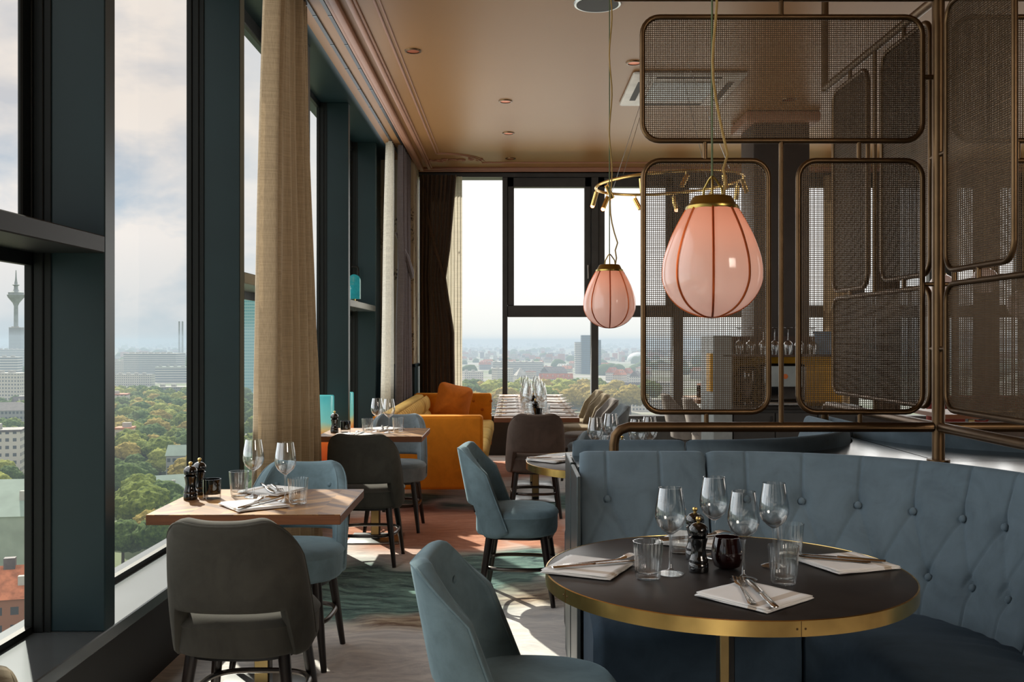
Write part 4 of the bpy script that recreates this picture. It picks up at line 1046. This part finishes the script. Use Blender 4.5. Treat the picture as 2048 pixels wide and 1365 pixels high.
def house(label, x, y, w, d, h, rz, fac, roof, kind='gable', rh=5.0, group=None, name='town_house', z=ZG):
    t = thing(name, label, 'building', (x, y, z), rz, group); a, b = w / 2, d / 2
    walls('wall', [(-a, -b), (a, -b), (a, b), (-a, b)], 0, h, FAC[fac] if isinstance(fac, int) else fac, t, ROOF[2])
    m = MB(); e = .4
    if kind == 'gable':
        o = 0; m.v += [Vector(q) for q in ((-a - e, -b - e, h - .1), (a + e, -b - e, h - .1), (a + e, b + e, h - .1), (-a - e, b + e, h - .1), (-a - e, 0, h + rh), (a + e, 0, h + rh))]
        for f in ((0, 1, 5, 4), (2, 3, 4, 5), (0, 4, 3), (1, 2, 5), (3, 2, 1, 0)): m.quad(*f)
        m.build('roof', ROOF[roof], t, 0)
        if w > 14:
            c = MB()
            for k in range(int(w // 7)): c.box(-a + 3 + k * 7, -a + 4.2 + k * 7, -b * .55 - .6, -b * .55 + .6, h + rh * .3, h + rh * .72)
            c.build('dormer', ROOF[2], t, 0)
    elif kind == 'hip':
        m.v += [Vector(q) for q in ((-a - e, -b - e, h - .1), (a + e, -b - e, h - .1), (a + e, b + e, h - .1), (-a - e, b + e, h - .1), (-a + b, 0, h + rh), (a - b, 0, h + rh))]
        for f in ((0, 1, 5, 4), (2, 3, 4, 5), (0, 4, 3), (1, 2, 5), (3, 2, 1, 0)): m.quad(*f)
        m.build('roof', ROOF[roof], t, 0)
    else:
        m.box(-a - .3, a + .3, -b - .3, b + .3, h, h + .9); m.build('roof', ROOF[roof], t, 0); c = MB()
        for k in range(max(1, int(w // 12))): c.box(-a + 3 + k * 11, -a + 7 + k * 11, -b * .3, b * .3, h + .9, h + 3.2)
        c.build('roof_plant', ROOF[2], t, 0)
    return t
G = struct(MB().box(-9000, 9000, -2500, 12000, ZG - 2, ZG).build('ground', (lambda: (lambda a: a.done(a.bsdf(a.mix(a.rng(a.noise(a.coord(), .006, 5, .65), .42, .58), S(104, 116, 78), S(150, 146, 138)), .95)))(NT('city_ground')))(), smooth=0))
FOOT = []
def spot(x, y, r): FOOT.append((x, y, r))
def H2(px, py, w, d, h, rz, fac, roof, kind, label, rh=5, group=None, name='town_house'):
    x, y = gnd(px, py); spot(x, y, max(w, d) * .62); return house(label, x, y, w, d, h, rz, fac, roof, kind, rh, group, name)
# named buildings seen through the back windows
x, y = gnd(1176, 748); spot(x, y, 40)
t = thing('office_tower', 'dark blue-grey office tower with pale banded side behind the back window', 'building', (x, y, ZG), 0)
walls('wall', [(-13, -12), (18, -12), (18, 14), (-13, 14)], 0, 73, M['towerglass'], t, ROOF[1]); walls('banded_wing', [(-25, -9), (-13, -9), (-13, 12), (-25, 12)], 0, 60, FAC[3], t, ROOF[1]); walls('side_wing', [(18, -8), (24, -8), (24, 12), (18, 12)], 0, 64, M['towerglass'], t, ROOF[1])
x, y = gnd(1276, 723); t = thing('dome_hall', 'white domed hall on the horizon right of the office tower', 'building', (x, y, ZG)); spot(x, y, 60)
MB().lathe([(34, 0), (34, 6), (31, 14), (24, 21), (13, 26), (0, 28)], 28).build('dome', plain('white_dome', S(214, 220, 220), .6), t)
H2(1035, 752, 88, 40, 24, .02, 3, 2, 'flat', 'long white banded office block left of the tower, behind the wine glasses', name='office_block')
H2(1005, 765, 26, 22, 20, .4, 0, 2, 'flat', 'white office block in front of the long banded block', name='office_block')
H2(1108, 763, 34, 24, 15, .5, 2, 1, 'gable', 'grey gabled block just left of the office tower', 7)
H2(1112, 776, 44, 15, 12, .02, 0, 0, 'gable', 'long pale building with pinkish tiled roof above the dining table', 7)
H2(1041, 768, 16, 16, 12, .3, 0, 2, 'hip', 'small white building with a pointed roof among trees', 12)
for k, (px, py, w, f, r, lb) in enumerate(((1225, 762, 18, 0, 0, 'red roofed'), (1240, 768, 18, 1, 4, 'orange roofed'), (1256, 764, 20, 0, 0, 'pale red roofed'), (1272, 772, 20, 0, 1, 'slate roofed'), (1290, 765, 22, 1, 0, 'wide red roofed'))):
    H2(px, py, w, 14, 13, .9 + .1 * k, f, r, 'gable', lb + ' town house in the steep row right of the office tower', 8, 'steep roofed houses right of the tower')
t = H2(1252, 808, 36, 13, 13, .02, 1, 1, 'gable', 'house with dark slate roof and white pointed gable right of the window mullion', 8)
MB().lathe([(2.2, 0), (2.2, 15), (0, 24)], 4).build('turret', M['white'], t, 0).location = (-15, -7, 0)
H2(1295, 822, 30, 12, 9, .05, 0, 2, 'flat', 'low white building in front of the slate roofed house')
H2(945, 762, 30, 18, 14, .3, 0, 2, 'flat', 'pale block among the trees left of the window mullion')
# named buildings seen through the left windows
D = 2470; t = thing('television_tower', 'slender concrete television tower with a funnel head on the left horizon', 'tower', ((32 - CX) * D / F, D, ZG))
MB().lathe([(9, 0), (6.5, 40), (5.2, 100), (4.8, 150), (8, 158), (19, 172), (21, 178), (18, 180), (18, 184), (8, 188), (5, 192), (4.5, 200), (9, 203), (4, 206), (2.6, 214), (1.8, 222), (1.0, 240)], 20).build('tower_shaft', M['concrete'], t)
def block(px, y_base, top_px, w, d, fac, roof, label, rz=0.0, name='office_block'):
    x, y = gnd(px, y_base); h = HG - (top_px - CY) * y / F if True else 0
    spot(x, y, max(w, d) * .62); return house(label, x, y, w, d, max(h, 4), rz, fac, roof, 'flat', 0, None, name)
block(33, 735, 656, 27, 20, 2, 2, 'slab tower standing in front of the television tower', .1, 'office_tower')
block(512, 790, 592, 26, 30, M['tealglass'], 2, 'teal glass tower seen in the narrow window beside the curtain', .1, 'office_tower')
block(20, 740, 700, 70, 30, 3, 2, 'wide white banded block below the television tower', .1)
block(12, 772, 716, 36, 24, 3, 2, 'pale office block with window bands in the left window', .2)
block(22, 815, 748, 30, 20, 0, 2, 'white block with small windows in the left window', -.1)
H2(18, 872, 30, 16, 17, .35, 2, 1, 'hip', 'grey block with a mansard roof in the left window', 5)
block(8, 960, 862, 16, 14, 0, 1, 'white stepped building with dark roof at the left edge', .3)
block(36, 950, 880, 7, 12, 0, 2, 'narrow pale apartment block in the left window', .1)
block(22, 1010, 968, 20, 9, 0, 2, 'low flat roofed building with round skylights at the left edge', .1)
x, y = gnd(10, 1215); house('pale green gable-ended building close below the left window', x, y + 6, 15, 22, 22, .15, plain('pale_green_wall', S(150, 164, 150), .8, scale=.2), 3, 'gable', 7); spot(x, y, 12)
x, y = gnd(20, 1330); t = house('brick house with orange tiled roof at the bottom of the left window', x, y, 16, 12, 14, .3, 4, 4, 'gable', 5); spot(x, y, 11)
MB().box(-1, 1, -.8, .8, 17, 20.5).build('chimney', ROOF[1], t, 0)
for px, w_, lab in ((358.5, 3.4, 'left of two slim dark chimneys on the horizon'), (365, 3.4, 'right of two slim dark chimneys on the horizon')):
    D = 2600; t = tag(MB().tube([((px - CX) * D / F, D, ZG), ((px - CX) * D / F, D, ZG + 114)], [2.6, 2.1], 10).build('chimney_stack', M['concrete']), lab, 'chimney', 'twin chimneys')
block(310, 752, 708, 90, 60, 3, 2, 'large flat white roofed hall on the left skyline', .05)
block(255, 748, 722, 50, 30, 0, 2, 'low white block left of the large flat hall', .1)
block(355, 765, 735, 60, 20, 3, 3, 'long greenish block below the twin chimneys', .1)
block(270, 772, 750, 50, 16, 0, 2, 'pale terrace block at the edge of the park', 0)
block(350, 806, 775, 34, 20, 2, 2, 'grey flat roofed hall half sunk in the park trees', .1)
block(238, 835, 790, 14, 16, 0, 0, 'white house with reddish roof at the left of the park window', .2)
block(250, 925, 858, 8, 10, 1, 4, 'cream house standing among the park trees', .15)
H2(372, 975, 14, 10, 14, .1, 2, 3, 'gable', 'house with pale green metal roof beside the teal window fin', 4)
H2(345, 1035, 22, 15, 10, .5, 2, 3, 'gable', 'wide pale green roof just above the nearest wooden table', 5)
block(305, 1000, 975, 16, 8, 0, 2, 'low white roof strip between the park trees', .1)
block(505, 905, 880, 14, 10, 2, 2, 'grey house below the teal glass tower', .1)
# scattered town houses
rnd = random.Random(21); n = 0
def clear(x, y, r): return all((x - a) ** 2 + (y - b) ** 2 > (r + c) ** 2 for a, b, c in FOOT)
zones = [(0, 62, 700, 900, 14, 'small town house among other roofs in the left window', 'town houses in the left window'), (228, 384, 702, 745, 16, 'small distant house near the skyline of the park window', 'distant houses beyond the park'),
         (922, 1290, 702, 760, 44, 'small distant house in the hazy view of the back windows', 'distant houses behind the back windows'), (1296, 1480, 702, 800, 14, 'small house glimpsed through the mesh and the back windows', 'distant houses behind the mesh')]
for (a, b, c, d, cnt, lab, grp) in zones:
    k = 0; tries = 0
    while k < cnt and tries < 600:
        tries += 1; px = rnd.uniform(a, b); py = c + (d - c) * rnd.random() ** 1.5; x, y = gnd(px, py); w = rnd.uniform(12, 26)
        if not clear(x, y, w * .6): continue
        spot(x, y, w * .6); k += 1
        house(lab, x, y, w, rnd.uniform(10, 14), rnd.uniform(7, 14), rnd.uniform(-.8, .8), rnd.choice((0, 0, 1, 1, 2)), rnd.choice((0, 0, 1, 1, 2, 4)), rnd.choice(('gable', 'gable', 'flat')), rnd.uniform(4, 6), grp)
# trees
def mk_foliage(name, a, b):
    q = NT(name); co = q.coord(); n1 = q.noise(co, 1.1, 6, .75); n2 = q.noise(co, .25, 2)
    c = q.mix(q.rng(n1, .35, .65), a, b)
    return q.done(q.bsdf(c, .9, 0, .1, q.bump(n1, .9, .8)))
FOL = [mk_foliage('park_leaves', S(52, 74, 26), S(138, 150, 64)), mk_foliage('dark_leaves', S(40, 64, 32), S(104, 126, 64)), mk_foliage('light_leaves', S(92, 106, 40), S(172, 174, 84)), mk_foliage('autumn_leaves', S(112, 100, 46), S(180, 160, 84))]
M['bark'] = plain('bark', S(70, 56, 44), .9)
def blob(mb, c, r, seed, sub=3):
    bm = bmesh.new(); bmesh.ops.create_icosphere(bm, subdivisions=sub, radius=1)
    for v in bm.verts:
        p = v.co * 2.4 + Vector((seed * 7.1, seed * 3.3, seed)); q = v.co * 6 + Vector((seed, 0, 0))
        v.co *= r * (1 + .22 * mnoise.noise(p) + .15 * mnoise.noise(q) + .10 * mnoise.noise(v.co * 15 + Vector((0, seed, 0)))); v.co.z *= .82; v.co += Vector(c)
    mb.add_bm(bm)
TREES = []
for k in range(4):
    mb = MB(); r0 = random.Random(40 + k)
    blob(mb, (0, 0, 10.5), 4.9, k, 4)
    for j in range(6):
        a = j * 1.05 + r0.random(); blob(mb, (3.6 * math.cos(a), 3.6 * math.sin(a), 8.2 + r0.uniform(-1.2, 2.2)), r0.uniform(2.7, 3.9), k * 10 + j, 4)
    root = thing('broad_tree', 'x', 'tree', (0, 0, -500)); cr = mb.build('crown', FOL[k], root, 0); cr.data.shade_smooth()
    MB().tube([(0, 0, 0), (0, 0, 7)], [.5, .35], 6).build('trunk', M['bark'], root); TREES.append(root)
used_t = [False] * 4
def tree(x, y, s, lab, grp, k, rz):
    r = TREES[k]
    if not used_t[k]:
        used_t[k] = True; r.location = (x, y, ZG); r['label'] = lab; r['group'] = grp; r.rotation_euler = (0, 0, rz)
    else: r = copy_tree(r, (x, y, ZG), rz, lab, grp)
    r.scale = (s, s, s * .95)
def tree_zone(pa, pb, ya, yb, step, s0, s1, lab, grp, mix, lim):
    D0, D1 = F * HG / (yb - CY), F * HG / (ya - CY); cnt = 0; rows = []
    D = D0
    while D < D1:
        xa, xb = (pa - CX) * D / F, (pb - CX) * D / F; x = xa + rnd.uniform(0, step)
        while x < xb: rows.append((x + rnd.uniform(-.3, .3) * step, D + rnd.uniform(-.35, .35) * step)); x += step
        D += step
    for x, y in rows:
        if cnt >= lim: break
        s = rnd.uniform(s0, s1)
        if not clear(x, y, 4.5 * s): continue
        k = rnd.choice(mix)
        tree(x, y, s, lab[k] if isinstance(lab, (list, tuple)) else lab, grp, k, rnd.uniform(0, 6)); cnt += 1
pk = ['green park tree below the tall left window', 'dark green park tree below the tall left window', 'yellow-green park tree below the tall left window', 'olive brown park tree below the tall left window']
tree_zone(222, 388, 792, 1135, 13.5, .85, 1.35, pk, 'park trees below the left windows', (0, 0, 1, 1, 2, 2, 3), 190)
tree_zone(0, 62, 800, 1120, 15, .8, 1.15, ['green tree between the roofs in the left window', 'dark green tree between the roofs in the left window', 'yellow-green tree between the roofs in the left window', 'olive tree between the roofs in the left window'], 'trees between the roofs at left', (0, 1, 2), 34)
tree_zone(494, 524, 800, 935, 16, .9, 1.3, 'tree seen through the narrow window beside the curtain', 'trees beside the curtain', (0, 1), 14)
tree_zone(918, 1290, 758, 840, 24, 1.4, 2.0, ['green tree below the back windows', 'dark green tree below the back windows', 'yellow-green tree below the back windows', 'golden olive tree below the back windows'], 'trees below the back windows', (0, 1, 2, 2, 3, 3), 62)
# woods and roofs too far to count
fw = MB()
for k in range(520):
    px = rnd.choice((rnd.uniform(-40, 560), rnd.uniform(880, 2100), rnd.uniform(880, 2100))); py = 691 + 62 * rnd.random() ** 1.3; x, y = gnd(px, py); r = rnd.uniform(10, 26) * (1 + y / 9000)
    if clear(x, y, r): blob(fw, (x, y, ZG + r * .25), r * .62, k, 2)
for k in range(330):                                          # woods between the named views
    px = rnd.choice((rnd.uniform(64, 215), rnd.uniform(-160, -8), rnd.uniform(394, 488), rnd.uniform(530, 900), rnd.uniform(530, 900))); py = 762 + 300 * rnd.random() ** 1.9; x, y = gnd(px, py); r = rnd.uniform(9, 17)
    if clear(x, y, r * .5): blob(fw, (x, y, ZG + r * .45), r * .62, k, 2)
tag(fw.build('distant_woods', FOL[1], None, 0), 'hazy belts of woodland spread over the plain to the horizon', 'woods', None, 'stuff').data.shade_smooth()
fr = MB()
for k in range(1500):
    px = rnd.choice((rnd.uniform(-40, 560), rnd.uniform(880, 2100), rnd.uniform(880, 2100))); py = 688.5 + 36 * rnd.random() ** 1.2; x, y = gnd(px, py); w, d, h = rnd.uniform(8, 34), rnd.uniform(8, 20), rnd.choice((6, 8, 10, 14, 22))
    fr.cur = rnd.choice((0, 0, 1, 2)); fr.box(x - w / 2, x + w / 2, y - d / 2, y + d / 2, ZG, ZG + h)
tag(fr.build('distant_town', [ROOF[2], ROOF[0], ROOF[1]], None, 0), 'countless pale roofs of the far town below the horizon', 'town', None, 'stuff')
# haze over the plain: a thin absorbing and glowing body of air
hz = NT('town_haze'); ab = hz.new('VolumeAbsorption', Color=(0, 0, 0, 1), Density=1 / 3300); em = hz.new('Emission', Color=(.68, .79, .86, 1), Strength=1 / 3300)
ad = hz.new('AddShader'); hz.put(ad.inputs[0], ab); hz.put(ad.inputs[1], em); hz.t.links.new(ad.outputs[0], hz.out.inputs['Volume'])
hm = MB().box(-8500, 8500, 60, 11500, ZG + .5, 14).box(-8500, -60, -2400, 59, ZG + .5, 14)
tag(hm.build('haze', hz.m, None, 0), 'pale blue haze lying over the town to the horizon', 'haze', None, 'stuff')

# ------------------------------------------------------------------ sky, sun, lamps, camera
w = bpy.data.worlds.new('sky'); bpy.context.scene.world = w; w.use_nodes = True; nt = w.node_tree; nt.nodes.clear()
a = NT.__new__(NT); a.t = nt; a.n = nt.nodes; a.out = a.n.new('ShaderNodeOutputWorld')
d = a.coord('Generated'); sep = a.n.new('ShaderNodeSeparateXYZ'); a.put(sep.inputs[0], d)
az = a.rng(sep.outputs[0], -.10, -.32)                       # 0 straight ahead, 1 to the left
el = sep.outputs[2]
cl = a.noise(a.mapping(d, (1.5, 1.5, 3.2), (0, 0, .3), (2.3, .2, .4)), 3.4, 6, .55, .35)
cl2 = a.noise(a.mapping(d, (1, 1, 2.2), (0, 0, 0), (5, 0, 0)), 7, 5, .6, .2)
cm = a.rng(a.math('ADD', a.math('MULTIPLY', cl, .6), a.math('MULTIPLY', cl2, .4)), .40, .56)
low = a.rng(el, .0, .22)
blue = a.ramp(low, [(0, S(182, 196, 204)), (.5, S(170, 188, 206)), (1, S(196, 194, 198))])
cloud = a.ramp(low, [(0, S(204, 208, 212)), (.45, S(236, 228, 224)), (1, S(232, 220, 212))])
left = a.mix(cm, blue, cloud)
front = a.ramp(a.rng(el, 0, .2), [(0, S(236, 236, 230)), (.25, S(248, 246, 242)), (1, S(252, 251, 250))])
sky = a.mix(az, front, left)
bg = a.n.new('ShaderNodeBackground'); a.put(bg.inputs[0], sky); bg.inputs[1].default_value = 1.18
a.t.links.new(bg.outputs[0], a.out.inputs[0])
def light(kind, name, loc, energy, col, **kw):
    l = bpy.data.lights.new(name, kind); l.energy = energy; l.color = col
    for k, v in kw.items(): setattr(l, k, v)
    o = bpy.data.objects.new(name, l); C.objects.link(o); o.location = loc; return o
s = light('SUN', 'sun', (0, 0, 20), 7.0, (1, .93, .80), angle=.012)
hd = Vector((.48, -.88, 0)).normalized(); s.rotation_euler = (hd * math.cos(math.radians(38)) + Vector((0, 0, -math.sin(math.radians(38))))).to_track_quat('-Z', 'Y').to_euler()
r = light('AREA', 'booth_fill', (3.4, -1.4, 3.1), 24, (1, .88, .76), shape='RECTANGLE', size=1.6, size_y=1.6, spread=1.25); r.rotation_euler = (Vector((1.5, 3.4, .75)) - Vector((3.4, -1.4, 3.1))).to_track_quat('-Z', 'Y').to_euler()  # added fill behind the viewer, aimed at the booth; no real fitting
r = light('AREA', 'right_fill', (6.8, 6.0, 2.4), 60, (1, .93, .85), shape='RECTANGLE', size=5.0, size_y=2.0); r.rotation_euler = (0, PI / 2, 0)  # added fill from the right
r = light('AREA', 'side_fill', (-1.41, 6.2, 2.15), 112, (.93, .97, 1), shape='RECTANGLE', size=2.5, size_y=9.0); r.rotation_euler = (0, -PI / 2, 0)  # added unseen panel inside the left windows, boosts the daylight
r = light('AREA', 'end_fill', (3.2, 11.75, 1.95), 95, (1, .98, .94), shape='RECTANGLE', size=7.4, size_y=2.8); r.rotation_euler = (-PI / 2 + .45, 0, 0)  # added unseen panel before the back windows, tilted down to lift the floor
for x, y in ((826, 101), (1011, 202), (1017, 266), (1268, 125)):
    p = onz(x, y, ZC); o = light('SPOT', 'downlight_beam', (p[0], p[1], ZC - .03), 9, (1, .62, .36), spot_size=1.6, spot_blend=.8, shadow_soft_size=.05)
for c, zb0 in (((.556, 2.73), 1.453), ((.516, 5.2), 1.456)):
    light('POINT', 'pendant_glow', (c[0], c[1], zb0 + .2), 1.2, (1, .6, .42), shadow_soft_size=.06)
cam = bpy.data.cameras.new('camera'); cam.sensor_width = 36; cam.lens = F / 2048 * 36; cam.clip_end = 20000; cam.clip_start = .05
co_ = bpy.data.objects.new('camera', cam); C.objects.link(co_); co_.location = (0, 0, H); co_.rotation_euler = (PI / 2, 0, 0)
sc = bpy.context.scene; sc.camera = co_
sc.view_settings.view_transform = 'Standard'; sc.view_settings.look = 'None'; sc.view_settings.exposure = 0.0; sc.view_settings.gamma = 1.0
sc.cycles.max_bounces = 10; sc.cycles.diffuse_bounces = 4; sc.cycles.glossy_bounces = 4; sc.cycles.transparent_max_bounces = 40; sc.cycles.transmission_bounces = 6
sc.cycles.sample_clamp_indirect = 6.0; sc.cycles.use_denoising = True
sc.cycles.caustics_reflective = False; sc.cycles.caustics_refractive = False
for o in list(C.objects):
    if o.type == 'MESH' and o.parent is None and not o.get('kind') and not o.get('label'): print('UNTAGGED', o.name)
